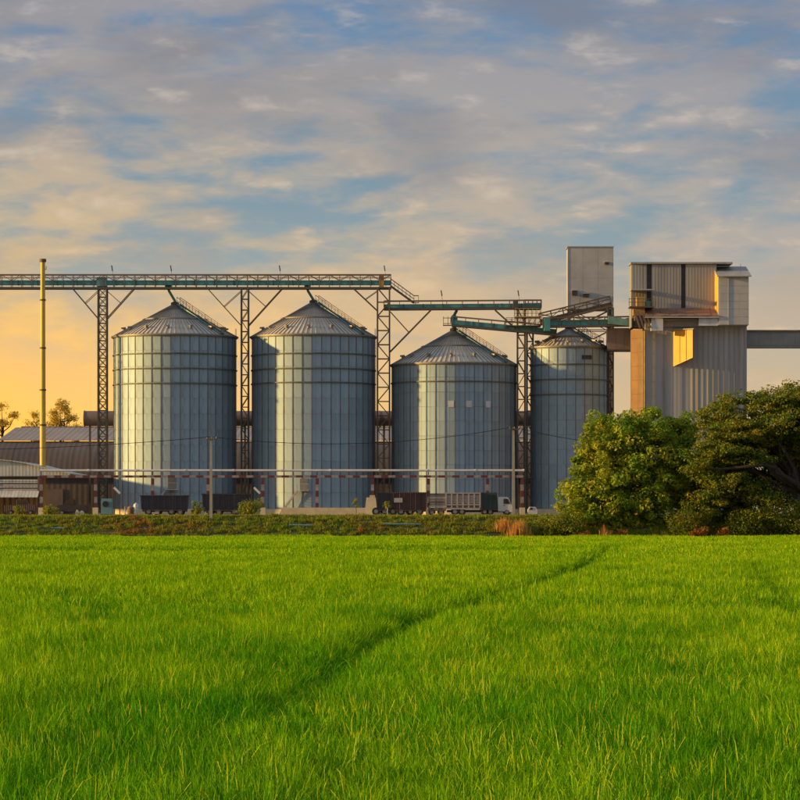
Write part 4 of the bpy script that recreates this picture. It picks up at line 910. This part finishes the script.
# ------------------------------------------------------------------ vegetation
def leaf_mesh(name, P, Nrm, size, m_, tint, asp=.55):
    """P: leaf centres, Nrm: facing; one bent leaf (two quads) each"""
    n = len(P); r = rng.normal(size=(n, 3)); r -= (r*Nrm).sum(1, keepdims=True)*Nrm; r /= np.linalg.norm(r, axis=1, keepdims=True)+1e-9
    s = np.cross(Nrm, r); sz = (size*rng.uniform(.6, 1.3, n))[:, None]
    a = P-r*sz; b = P+r*sz; c = P+s*sz*asp+Nrm*sz*.15; d = P-s*sz*asp+Nrm*sz*.15
    V = np.stack([a, d, b, c], 1).reshape(-1, 3); q = np.arange(n)[:, None]*4
    Fq = np.concatenate([q+np.array([[0, 1, 2]]), q+np.array([[0, 2, 3]])], 0)
    me = bpy.data.meshes.new(name); me.vertices.add(len(V)); me.vertices.foreach_set('co', V.ravel())
    me.loops.add(Fq.size); me.loops.foreach_set('vertex_index', Fq.ravel()); me.polygons.add(len(Fq))
    me.polygons.foreach_set('loop_start', np.arange(len(Fq))*3); me.polygons.foreach_set('loop_total', np.full(len(Fq), 3))
    at = me.attributes.new('tint', 'FLOAT', 'POINT'); at.data.foreach_set('value', np.repeat(tint, 4).astype(np.float32))
    me.materials.append(m_); me.update(calc_edges=True); return me
def crown_points(lobes, n_clump, per, clump_r, flat=1.0, fill=.35):
    """lobes: (centre, (rx, ry, rz)). Clumps sit mostly on the lobe shells; leaves fill each clump."""
    vol = np.array([l[1][0]*l[1][2] for l in lobes]); pr = vol/vol.sum(); P = []; Nn = []; T = []
    for i in range(n_clump):
        k = rng.choice(len(lobes), p=pr); c, r = lobes[k]
        d = rng.normal(size=3); d /= np.linalg.norm(d)
        rad = rng.uniform(.74, 1.12) if rng.random() > fill else rng.uniform(.2, .8)
        cc = np.array(c)+d*np.array(r)*rad; cr = clump_r*rng.uniform(.55, 1.35); m_ = int(per*rng.uniform(.6, 1.4))
        q = rng.normal(size=(m_, 3)); q /= np.linalg.norm(q, axis=1, keepdims=True); rr = rng.uniform(.3, 1, m_)[:, None]**.6
        p = cc+q*rr*cr*np.array([1.15, 1.15, .8*flat]); P.append(p)
        nn = q*.7+rng.normal(size=(m_, 3))*.55+np.array([0, 0, .45]); Nn.append(nn/np.linalg.norm(nn, axis=1, keepdims=True))
        T.append(np.clip(rng.normal(.26, .3)+rng.normal(0, .18, m_), 0, 1))
    return np.concatenate(P), np.concatenate(Nn), np.concatenate(T)
def limb(pts, r0, r1, n=7):
    pts = [Vector(p) for p in pts]; k = len(pts); return MB().path(pts, [r0+(r1-r0)*i/(k-1) for i in range(k)], n)
def crooked(a, b, n, j):
    a = Vector(a); b = Vector(b)
    return [a.lerp(b, i/n)+(Vector((random.gauss(0, j), random.gauss(0, j), random.gauss(0, j*.6))) if 0 < i < n else Vector((0, 0, 0))) for i in range(n+1)]
def tree(name, label, cat, base, trunk_top, r0, lobes, n_clump, per, clump_r, leaf, lm, flat=1.0, fill=.35, group=None, asp=.55, zmin=None):
    t = thing(name, label, cat, base, group)
    m_ = MB(); m_.path(crooked(base-Vector((0, 0, .3)), trunk_top, 5, r0*.35), [r0*(1.25-.12*i) for i in range(6)], 9); m_.build('trunk', BARK, t)
    for c, r in lobes:
        a = Vector(base).lerp(trunk_top, random.uniform(.55, 1)); limb(crooked(a, Vector(c), 4, .3), r0*.45, r0*.12).build('limb', BARK, t)
    P, Nn, T = crown_points(lobes, n_clump, per, clump_r, flat, fill)
    if zmin is not None: k = P[:, 2] > zmin; P, Nn, T = P[k], Nn[k], T[k]
    me = leaf_mesh('crown', P-np.array(base), Nn, leaf, lm, T, asp)
    o = bpy.data.objects.new('crown', me); col.objects.link(o); o.parent = t
    return t
def LB(px, py, D, rx, ry, rz):   # lobe radii in photo pixels (x, z) and metres (depth)
    k = D/F; return (tuple(W(px, py, D)), (rx*k, ry, rz*k))
DT = 384.0
tree('broad_tree', 'dense rounded yellow-green tree, its left side lit by the sun', 'tree', Vector((WX(622, DT), DT, .3)), W(624, 455, DT), .5,
     [LB(622, 438, DT, 27, 4.5, 22), LB(650, 432, DT+1, 26, 4.5, 20), LB(600, 444, DT-1, 17, 3.5, 26), LB(592, 475, DT-1.5, 22, 4, 25), LB(617, 478, DT-3, 30, 3.5, 32), LB(655, 470, DT-2, 34, 4, 34),
      LB(577, 503, DT-2, 18, 3, 22), LB(602, 508, DT-3.5, 26, 2.5, 24), LB(640, 508, DT-3, 32, 3, 26), LB(672, 440, DT+2, 20, 4, 22), LB(683, 428, DT+3, 16, 4, 12), LB(686, 470, DT+1, 22, 4, 36), LB(690, 508, DT, 22, 3, 26)],
     820, 110, .9, .2, LEAF_A, fill=.2, zmin=.3)
DR = 380.0
rt = tree('rain_tree', 'wide dark spreading tree at the right edge with a long crooked limb', 'tree', Vector((WX(806, DR), DR, .3)), W(799, 478, DR), .75,
     [LB(720, 417, DR+1, 22, 4, 12), LB(745, 405, DR, 26, 4.5, 13), LB(778, 397, DR+1, 28, 5, 11), LB(815, 392, DR, 30, 5.5, 12), LB(850, 402, DR, 34, 6, 16), LB(735, 432, DR-2, 36, 4, 11), LB(775, 424, DR-3, 34, 4, 10), LB(815, 425, DR-3, 34, 4, 12),
      LB(715, 450, DR-3, 24, 3.5, 9), LB(745, 456, DR-3.5, 26, 3, 9), LB(700, 470, DR-2.5, 20, 3.5, 11), LB(728, 482, DR-3, 24, 3, 10), LB(712, 500, DR-2, 22, 3, 13), LB(752, 488, DR-1, 20, 3, 12), LB(850, 440, DR, 40, 6, 20), LB(775, 442, DR+1, 36, 4, 14), LB(740, 440, DR+2, 34, 4, 22), LB(800, 455, DR+3, 30, 4, 18), LB(725, 466, DR+3, 34, 3, 26), LB(770, 482, DR+4, 36, 3, 26), LB(735, 508, DR+3, 36, 3, 22), LB(810, 500, DR+4, 30, 3, 26), LB(796, 408, DR-1, 26, 4, 14), LB(775, 408, DR-1, 30, 4, 14), LB(800, 440, DR+2, 30, 4, 22), LB(772, 460, DR+3, 30, 4, 20), LB(795, 478, DR+4, 26, 3, 24)],
     1900, 80, .9, .17, LEAF_B, flat=.6, fill=.3)
limb([W(803, 492, DR-.6), W(797, 484, DR-1.5), W(783, 476, DR-3.5), W(776, 468, DR-4.4), W(764, 464.5, DR-5), W(745, 467, DR-5.2), W(722, 469, DR-5.2), W(705, 468, DR-5)], .42, .10, 9).build('limb', BARK, rt)
limb([W(797, 484, DR-1.5), W(794, 470, DR-2), W(785, 452, DR-3), W(776, 438, DR-3)], .32, .1, 8).build('limb', BARK, rt)
limb([W(776, 468, DR-4.4), W(768, 456, DR-4.5), W(752, 448, DR-4.5)], .24, .06, 8).build('limb', BARK, rt)
def shrub(label, px, py_top, py_base, w, D, lm, n=26, leaf=.11, per=45, name='shrub', zb=None, group=None):
    zb = zb if zb is not None else WZ(py_base, D); z1 = WZ(py_top, D); x = WX(px, D); h = z1-zb; wd = w*D/F/2
    t = thing(name, label, 'shrub', (x, D, zb), group)
    s = MB()
    for i in range(7): a = random.uniform(0, 6.28); s.path(crooked((x+random.gauss(0, .08), D, zb-.1), (x+math.cos(a)*wd*.6, D+math.sin(a)*wd*.4, zb+h*random.uniform(.5, .9)), 3, .06), [.05, .04, .03, .015], 5)
    s.build('stems', BARK, t)
    P, Nn, T = crown_points([((x, D, zb+h*.55), (wd, wd*.8, h*.42)), ((x-wd*.3, D-.1, zb+h*.3), (wd*.75, wd*.6, h*.3)), ((x+wd*.35, D, zb+h*.4), (wd*.6, wd*.6, h*.35))], n, per, max(.18, min(wd, h)*.38), 1, .4)
    P = P[:, :]; k = P[:, 2] > zb; P, Nn, T = P[k], Nn[k], T[k]
    o = bpy.data.objects.new('foliage', leaf_mesh('foliage', P-np.array((x, D, zb)), Nn, leaf, lm, T)); col.objects.link(o); o.parent = t
    return t
shrub('yellow-green bush under the rain tree limb, against its dark trunk', 770, 484, 536, 44, 377.5, LEAF_C, 90, .13, 60)
shrub('low dull bush at the foot of the rain tree', 745, 508, 537, 40, 376.5, LEAF_B, 60, .12, 60)
shrub('green bush at the right edge under the rain tree', 800, 500, 537, 40, 377.5, LEAF_C, 60, .13, 60)
shrub('dull undergrowth bush in the dark gap between the two big trees', 690, 500, 537, 40, 377, LEAF_B, 70, .12, 60)
shrub('low leafy bush at the left foot of the big dense tree', 563, 507, 537, 36, 377, LEAF_C, 70, .12, 60)
shrub('small olive bush right of the orange reeds', 543, 514, 537, 22, 377.5, LEAF_C, 36, .11, 50)
shrub('rust-red dry bush at the foot of the rain tree', 700, 526, 537.5, 22, 375.8, LEAF_R, 30, .10, 45)
shrub('small rust-red dry bush right of the larger red one', 724, 528, 537.5, 18, 375.8, LEAF_R, 22, .10, 45)
shrub('small orange dry bush at the foot of the dense tree', 585, 530, 537.5, 14, 376, LEAF_R, 16, .09, 40)
shrub('orange dry bush below the middle of the dense tree', 618, 530.5, 537.5, 22, 376, LEAF_R, 22, .09, 40)
shrub('yellow-green bush between the two dark trailers', 196.5, 500, 516.5, 13, 391, LEAF_C, 20, .11, 45)
shrub('yellow-green bush at the right end of the second dark trailer', 250, 498, 516.5, 24, 391, LEAF_C, 34, .12, 50)
shrub('bushy weeds at the foot of the first striped column', 50, 503, 516.5, 18, 391, LEAF_C, 22, .11, 45)
shrub('yellow-green bush in the mouth of the loading shed', 19.5, 505, 516.5, 12, 393, LEAF_C, 16, .10, 40)
shrub('round brown weed clump low on the bank below the concrete block', 362, 526.5, 535, 12, 378.3, LEAF_R, 12, .09, 40)
for px, lab in ((356, 'thin young sapling in front of the pale kerb'), (387, 'thin young sapling in front of the dark grey trailer')):
    D = 392; t = thing('sapling', lab, 'sapling', (WX(px, D), D, YARD)); b = Vector((WX(px, D), D, YARD)); top = W(px, 499 if px < 370 else 504, D)
    MB().path(crooked(b-Vector((0, 0, .1)), top, 4, .04), [.05, .045, .035, .03, .015], 6).build('trunk', BARK, t)
    P, Nn, T = crown_points([(tuple(b.lerp(top, .8)), (.4, .4, .6))], 9, 26, .25, 1, .5)
    o = bpy.data.objects.new('crown', leaf_mesh('crown', P-np.array(b), Nn, .1, LEAF_C, T)); col.objects.link(o); o.parent = t
# far trees above the warehouse roof
def fartree(label, px, ytop, w, D, n, seed):
    b = Vector((WX(px, D), D, YARD)); k = D/F; random.seed(seed)
    lobes = []
    for i in range(9):
        lobes.append(LB(px+random.uniform(-.42, .42)*w, ytop+8+random.uniform(0, 24), D, w*.15, 1.2, 4.5))
    lobes.append(LB(px, ytop+5, D, w*.18, 1.3, 5))
    tree('far_tree', label, 'tree', b, W(px, ytop+22, D), .3, lobes, int(n*1.5), 34, .7, .13, LEAF_D, fill=.5, group='trees beyond the warehouse')
fartree('open-crowned tree above the warehouse roof right of the chimney', 61, 399, 32, 572, 90, 3)
fartree('small tree above the warehouse roof left of the chimney', 34, 410, 16, 575, 42, 5)
fartree('pale thin tree at the very left edge beyond the warehouse', 2, 403, 30, 590, 70, 8)
fartree('tiny treetop between the far tree and the duct end', 76, 416, 8, 580, 18, 9)
random.seed(21)

# dry reeds
def reeds(label, px, w, D, ytop, n, zb):
    t = thing('dry_reeds', label, 'reeds', (WX(px, D), D, zb)); V = []; Fc = []; T = []
    h0 = WZ(ytop, D)-zb; wd = w*D/F/2
    for i in range(n):
        x = random.gauss(0, wd*.5); y = random.gauss(0, .5); h = h0*random.uniform(.45, 1.05)*max(.4, 1-abs(x)/wd*.4); a = random.uniform(0, 6.28); l = h*random.uniform(.05, .35); wv = random.uniform(.02, .04)
        dx, dy = math.cos(a)*l, math.sin(a)*l; px_, py_ = -math.sin(a)*wv, math.cos(a)*wv; k = len(V)
        V += [(x-px_, y-py_, 0), (x+px_, y+py_, 0), (x+dx*.35-px_, y+dy*.35-py_, h*.6), (x+dx*.35+px_, y+dy*.35+py_, h*.6), (x+dx, y+dy, h)]; Fc += [(k, k+1, k+3, k+2), (k+2, k+3, k+4)]; T += [random.random()]*5
    me = bpy.data.meshes.new('blades'); me.from_pydata(V, [], Fc); at = me.attributes.new('tint', 'FLOAT', 'POINT'); at.data.foreach_set('value', T); me.materials.append(REED)
    o = bpy.data.objects.new('blades', me); col.objects.link(o); o.parent = t
reeds('tall orange dry reeds at the field edge below the white cab', 519, 22, 376.6, 516, 420, .3)
reeds('dark orange dry reeds just left of the tall ones', 504, 18, 378.5, 514, 220, 1.1)
reeds('sparse orange reeds at the foot of the dense tree', 604, 10, 375.8, 522, 90, .2)

# --- scattered grass: point meshes with instanced clumps
def blade_clump(name, n_hill, per, rad, h0, h1, wid, m_, lean=.35, base=.0, yel=.04, hr=.05, square=False):
    V = []; Fc = []; T = []
    for i in range(n_hill):
        a = random.uniform(0, 6.28); r = rad*math.sqrt(random.random()); hx, hy = r*math.cos(a), r*math.sin(a); hh_ = random.uniform(.88, 1.08)
        if square: hx, hy, hh_ = random.uniform(-rad, rad), random.uniform(-rad, rad), random.uniform(.78, 1.16)
        for j in range(per):
            a = random.uniform(0, 6.28); h = random.uniform(h0, h1)*hh_; l = h*abs(random.gauss(0, lean)); w = wid*random.uniform(.7, 1.25)
            bx_, by_ = hx+random.gauss(0, hr), hy+random.gauss(0, hr); dx, dy = math.cos(a)*l, math.sin(a)*l
            f = random.uniform(0, 6.28) ; px_, py_ = math.cos(f)*w/2, math.sin(f)*w/2; k = len(V)
            droop = random.uniform(.82, 1.0) if l/h > .3 else 1
            V += [(bx_-px_, by_-py_, base*h), (bx_+px_, by_+py_, base*h), (bx_+dx*.3-px_*.95, by_+dy*.3-py_*.95, h*.62), (bx_+dx*.3+px_*.95, by_+dy*.3+py_*.95, h*.62),
                  (bx_+dx*.66-px_*.6, by_+dy*.66-py_*.6, h*.88), (bx_+dx*.66+px_*.6, by_+dy*.66+py_*.6, h*.88), (bx_+dx, by_+dy, h*droop)]
            Fc += [(k, k+1, k+3, k+2), (k+2, k+3, k+5, k+4), (k+4, k+5, k+6)]
            ye = random.random() < yel
            if ye or random.random() < .05:
                for q_ in range(k+2, k+7): V[q_] = (V[q_][0], V[q_][1], V[q_][2]*1.1)
            t0 = random.uniform(.0, .35)
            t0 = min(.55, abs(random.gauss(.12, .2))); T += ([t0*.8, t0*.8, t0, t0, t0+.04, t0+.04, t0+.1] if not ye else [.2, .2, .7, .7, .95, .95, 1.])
    me = bpy.data.meshes.new(name); me.from_pydata(V, [], Fc); at = me.attributes.new('tint', 'FLOAT', 'POINT'); at.data.foreach_set('value', T); me.materials.append(m_)
    return bpy.data.objects.new(name, me)
def scatter(name, P, rz, S, idx, protos, label, cat):
    c = bpy.data.collections.new(name+'_clumps')
    for p in protos: c.objects.link(p)
    me = bpy.data.meshes.new(name); me.vertices.add(len(P)); me.vertices.foreach_set('co', np.asarray(P, np.float32).ravel())
    ro = np.zeros((len(P), 3), np.float32); ro[:, 2] = rz
    a = me.attributes.new('rot', 'FLOAT_VECTOR', 'POINT'); a.data.foreach_set('vector', ro.ravel())
    a = me.attributes.new('scl', 'FLOAT_VECTOR', 'POINT'); a.data.foreach_set('vector', np.asarray(S, np.float32).ravel())
    a = me.attributes.new('idx', 'INT', 'POINT'); a.data.foreach_set('value', np.asarray(idx, np.int32))
    o = bpy.data.objects.new(name, me); col.objects.link(o); tag(o, label, cat, None, 'stuff')
    g = bpy.data.node_groups.new(name, 'GeometryNodeTree'); g.interface.new_socket('Geometry', in_out='INPUT', socket_type='NodeSocketGeometry'); g.interface.new_socket('Geometry', in_out='OUTPUT', socket_type='NodeSocketGeometry')
    N = g.nodes; L = g.links; gi = N.new('NodeGroupInput'); go = N.new('NodeGroupOutput'); ip = N.new('GeometryNodeInstanceOnPoints'); ci = N.new('GeometryNodeCollectionInfo')
    ci.inputs['Collection'].default_value = c; ci.inputs['Separate Children'].default_value = True; ci.inputs['Reset Children'].default_value = True; ip.inputs['Pick Instance'].default_value = True
    def na(nm, ty): x = N.new('GeometryNodeInputNamedAttribute'); x.data_type = ty; x.inputs['Name'].default_value = nm; return x.outputs['Attribute']
    L.new(gi.outputs[0], ip.inputs['Points']); L.new(ci.outputs[0], ip.inputs['Instance']); L.new(na('idx', 'INT'), ip.inputs['Instance Index'])
    e2r = N.new('FunctionNodeEulerToRotation'); L.new(na('rot', 'FLOAT_VECTOR'), e2r.inputs[0]); L.new(e2r.outputs[0], ip.inputs['Rotation']); L.new(na('scl', 'FLOAT_VECTOR'), ip.inputs['Scale'])
    L.new(ip.outputs[0], go.inputs[0]); md = o.modifiers.new('scatter', 'NODES'); md.node_group = g
    return o
def ricemat():
    M = bpy.data.materials.new('rice_blade'); M.use_nodes = True; nt = M.node_tree; N = nt.nodes; L = nt.links; N.clear()
    def mixn(f, a, b):
        x = N.new('ShaderNodeMix'); x.data_type = 'RGBA'
        for s, v in ((x.inputs[0], f), (x.inputs[6], a), (x.inputs[7], b)):
            if isinstance(v, (int, float)): s.default_value = v
            elif isinstance(v, tuple): s.default_value = (*v, 1)
            else: L.new(v, s)
        return x.outputs[2]
    g = N.new('ShaderNodeNewGeometry')
    def noise(sx, sy, det=3):
        mp = N.new('ShaderNodeMapping'); mp.inputs['Scale'].default_value = (sx, sy, .05); L.new(g.outputs['Position'], mp.inputs[0])
        t = N.new('ShaderNodeTexNoise'); t.inputs['Scale'].default_value = 1; t.inputs['Detail'].default_value = det; L.new(mp.outputs[0], t.inputs['Vector'])
        r = N.new('ShaderNodeMapRange'); r.inputs[1].default_value = .36; r.inputs[2].default_value = .64; L.new(t.outputs['Fac'], r.inputs[0]); return r.outputs[0]
    c = mixn(noise(.16, .05), (.10, .44, .001), (.44, .76, .002))
    sx = N.new('ShaderNodeSeparateXYZ'); L.new(g.outputs['Position'], sx.inputs[0]); ry = N.new('ShaderNodeMapRange'); ry.inputs[1].default_value = 60; ry.inputs[2].default_value = 130; ry.inputs[4].default_value = .55; L.new(sx.outputs[1], ry.inputs[0])
    c = mixn(ry.outputs[0], c, (.56, .86, .002))      # far plot blended towards lime
    c = mixn(noise(.9, .45), c, mixn(.5, c, (.025, .24, .001)))
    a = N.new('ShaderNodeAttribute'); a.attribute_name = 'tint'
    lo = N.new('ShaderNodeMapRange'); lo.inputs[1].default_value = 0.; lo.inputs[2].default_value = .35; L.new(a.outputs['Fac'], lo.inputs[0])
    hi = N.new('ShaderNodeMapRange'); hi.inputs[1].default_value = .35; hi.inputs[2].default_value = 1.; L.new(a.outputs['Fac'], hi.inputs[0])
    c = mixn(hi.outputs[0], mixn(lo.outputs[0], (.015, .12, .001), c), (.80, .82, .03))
    d = N.new('ShaderNodeBsdfPrincipled'); d.inputs['Roughness'].default_value = .55; d.inputs['Specular IOR Level'].default_value = .04; L.new(c, d.inputs['Base Color'])
    tr = N.new('ShaderNodeBsdfTranslucent'); L.new(c, tr.inputs['Color']); mx = N.new('ShaderNodeMixShader'); mx.inputs[0].default_value = .35
    L.new(d.outputs[0], mx.inputs[1]); L.new(tr.outputs[0], mx.inputs[2]); o = N.new('ShaderNodeOutputMaterial'); L.new(mx.outputs[0], o.inputs[0]); return M
RICE = ricemat()
HC = CZ-.6
def field_pt(px, py): d = F*HC/(py-HY); return (WX(px, d), d)
FUR = [[field_pt(*p) for p in ((150, 770), (230, 727), (300, 690), (350, 655), (420, 617), (480, 598), (540, 579), (575, 566), (592, 558), (602, 550), (607, 545))],
       [field_pt(*p) for p in ((752, 563), (762, 572), (770, 584), (785, 600), (812, 622))]]
def seg_dist(X, Y, poly):
    best = np.full(X.shape, 1e9)
    for (x0, y0), (x1, y1) in zip(poly[:-1], poly[1:]):
        dx, dy = x1-x0, y1-y0; t = np.clip(((X-x0)*dx+(Y-y0)*dy)/(dx*dx+dy*dy), 0, 1)
        # across the furrow only the sideways distance matters
        best = np.minimum(best, np.hypot(X-(x0+t*dx), (Y-(y0+t*dy))))
    return best
def rice():
    protos = []
    # (distance range, cell, hills, blades per hill, shortest, longest, blade width)
    zones = ((22, 88, .36, 5, 24, .34, .76, .0115), (88, 195, .56, 8, 16, .36, .74, .019), (195, 376.3, .88, 17, 9, .38, .70, .036))
    sets = []
    for zi, (d0, d1, sp_, nh, per, h0, h1, wd) in enumerate(zones):
        def add(n, *a, **k):
            i0 = len(protos)
            for _ in range(n): protos.append(blade_clump('rice_clump', *a, **k))
            return (i0, len(protos))
        fine = add(5, nh, per, sp_*.83, h0, h1, wd, RICE, .34, .3, .02)
        big = add(5, nh*16, per, sp_*2.05, h0, h1, wd, RICE, .34, .3, .022, square=True)
        yel = add(3, nh*16, per, sp_*2.05, h0, h1, wd, RICE, .36, .3, (.09, .07, .06)[zi], square=True)
        sets.append((fine, big, yel))
    Ps = []; Ss = []; Is = []; Rs = []
    def height(X, Y):
        low = .07*np.sin(X*.75+Y*.11+np.sin(Y*.05))+.07*np.sin(X*.31-Y*.07+1)+.05*np.sin(Y*.31+X*.15)+.06*np.sin(X*1.6+2*np.sin(Y*.13))
        cut = np.ones_like(X)
        for fi, poly in enumerate(FUR):
            f = seg_dist(X, Y, poly); w = (.38 if fi == 0 else .22)+Y*.0018
            cut = cut*(1-(.74*np.clip((Y-36)/45, .05, 1) if fi == 0 else .35)*np.exp(-(f/w)**4))
        by = 249+3*np.sin(X*.06)
        cut = cut*(1-.72*np.exp(-((Y-by)/12)**4)/(1+np.exp((X-9)/2.5)))
        return low, cut
    for (d0, d1, sp_, nh, per, h0, h1, wd), (fine, big, yel) in zip(zones, sets):
        c = sp_*4; gy = np.arange(d0+c/2, d1, c); xm = d1*.1265+8; gx = np.arange(-xm, xm, c)
        X, Y = np.meshgrid(gx, gy); X = X.ravel(); Y = Y.ravel(); k = np.abs(X) < Y*.1265+8; X, Y = X[k], Y[k]
        o4 = (np.arange(4)-1.5)*sp_; OX, OY = [a.ravel() for a in np.meshgrid(o4, o4)]
        SX = X[:, None]+OX; SY = Y[:, None]+OY; low, cut = height(SX, SY)
        coarse = cut.min(1) > .96
        # whole patches
        X1, Y1 = X[coarse], Y[coarse]; lw = height(X1, Y1)[0]; n = len(X1)
        py_ = .16+.12*np.sin(X1*.5+1)+.12*np.sin(X1*.9+Y1*.2)+np.clip(X1*.05, -.12, .3)
        Ps.append(np.stack([X1, Y1, np.zeros(n)], 1)); o = np.ones(n); Ss.append(np.stack([o, o, 1+lw], 1))
        Is.append(np.where(rng.random(n) < py_, rng.integers(*yel, n), rng.integers(*big, n))); Rs.append(rng.integers(0, 4, n)*math.pi/2)
        # single clumps along the furrows and bunds
        X2, Y2 = SX[~coarse].ravel(), SY[~coarse].ravel(); n = len(X2); X2 = X2+rng.uniform(-.5, .5, n)*sp_; Y2 = Y2+rng.uniform(-.5, .5, n)*sp_
        lw, ct = height(X2, Y2); w_ = rng.uniform(.9, 1.15, n)
        Ps.append(np.stack([X2, Y2, np.zeros(n)], 1)); Ss.append(np.stack([w_, w_, (1+lw)*ct*rng.uniform(.86, 1.12, n)], 1)); Is.append(rng.integers(*fine, n)); Rs.append(rng.uniform(0, 6.28, n))
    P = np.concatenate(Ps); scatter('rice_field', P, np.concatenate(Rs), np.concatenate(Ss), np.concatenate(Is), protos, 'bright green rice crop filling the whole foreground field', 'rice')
rice()
def bank_grass():
    WEED = leafmat('bank_weed', (.17, .29, .013), (.22, .21, .02), (.42, .36, .04), .28, .35)
    protos = [blade_clump('weed_clump', 8, 12, .45, .1, .38, .04, WEED, .45, 0, .12, .1) for i in range(5)]
    DRY = leafmat('bank_dry_weed', (.34, .14, .03), (.24, .2, .02), (.42, .27, .05), .5, .35)
    protos += [blade_clump('weed_clump', 8, 12, .45, .1, .32, .04, DRY, .5, 0, .1, .1) for i in range(3)]
    n = 10500; X = rng.uniform(-62, 62, n); Y = 376.8+rng.uniform(0, 1, n)**.8*13
    zs = np.interp(Y, [376.5, 377.3, 379, 380.5, 382.5, 384.5, 387], [0, .5, 1.35, 2.0, 2.75, 3.0, YARD])-.05
    keep = (np.abs(X) < Y*.1265+5); X, Y, zs = X[keep], Y[keep], zs[keep]
    ne = 420; ex = rng.uniform(-62, 62, ne); X = np.concatenate([X, ex]); Y = np.concatenate([Y, 375.2+rng.uniform(0, 1.8, ne)]); zs = np.concatenate([zs, np.zeros(ne)])
    px = X*F/Y+400; py = HY-(zs-CZ)*F/Y
    dry = (np.sin(X*.55)+np.sin(X*.21+2)+np.sin(X*1.7+Y)*.6+rng.normal(0, .5, X.size)) > 1.9
    dry |= (px > 95) & (px < 205) & (py > 525) & (rng.random(X.size) < .45)
    idx = np.where(dry, rng.integers(5, 8, X.size), rng.integers(0, 5, X.size)); s = rng.uniform(.4, 1.1, X.size)*rng.choice([1, 1, 1, 1.4], X.size); s *= np.where(Y > 384, .35, 1); s = np.where(Y < 377, rng.uniform(.9, 2.3, X.size)*(.55+.45*np.sin(X*.7)*np.sin(X*.23+1)), s)
    scatter('bank_grass', np.stack([X, Y, zs], 1), rng.uniform(0, 6.28, X.size), np.stack([s, s, s], 1), idx, protos, 'rough green and rust-brown weeds covering the embankment', 'weeds')
bank_grass()
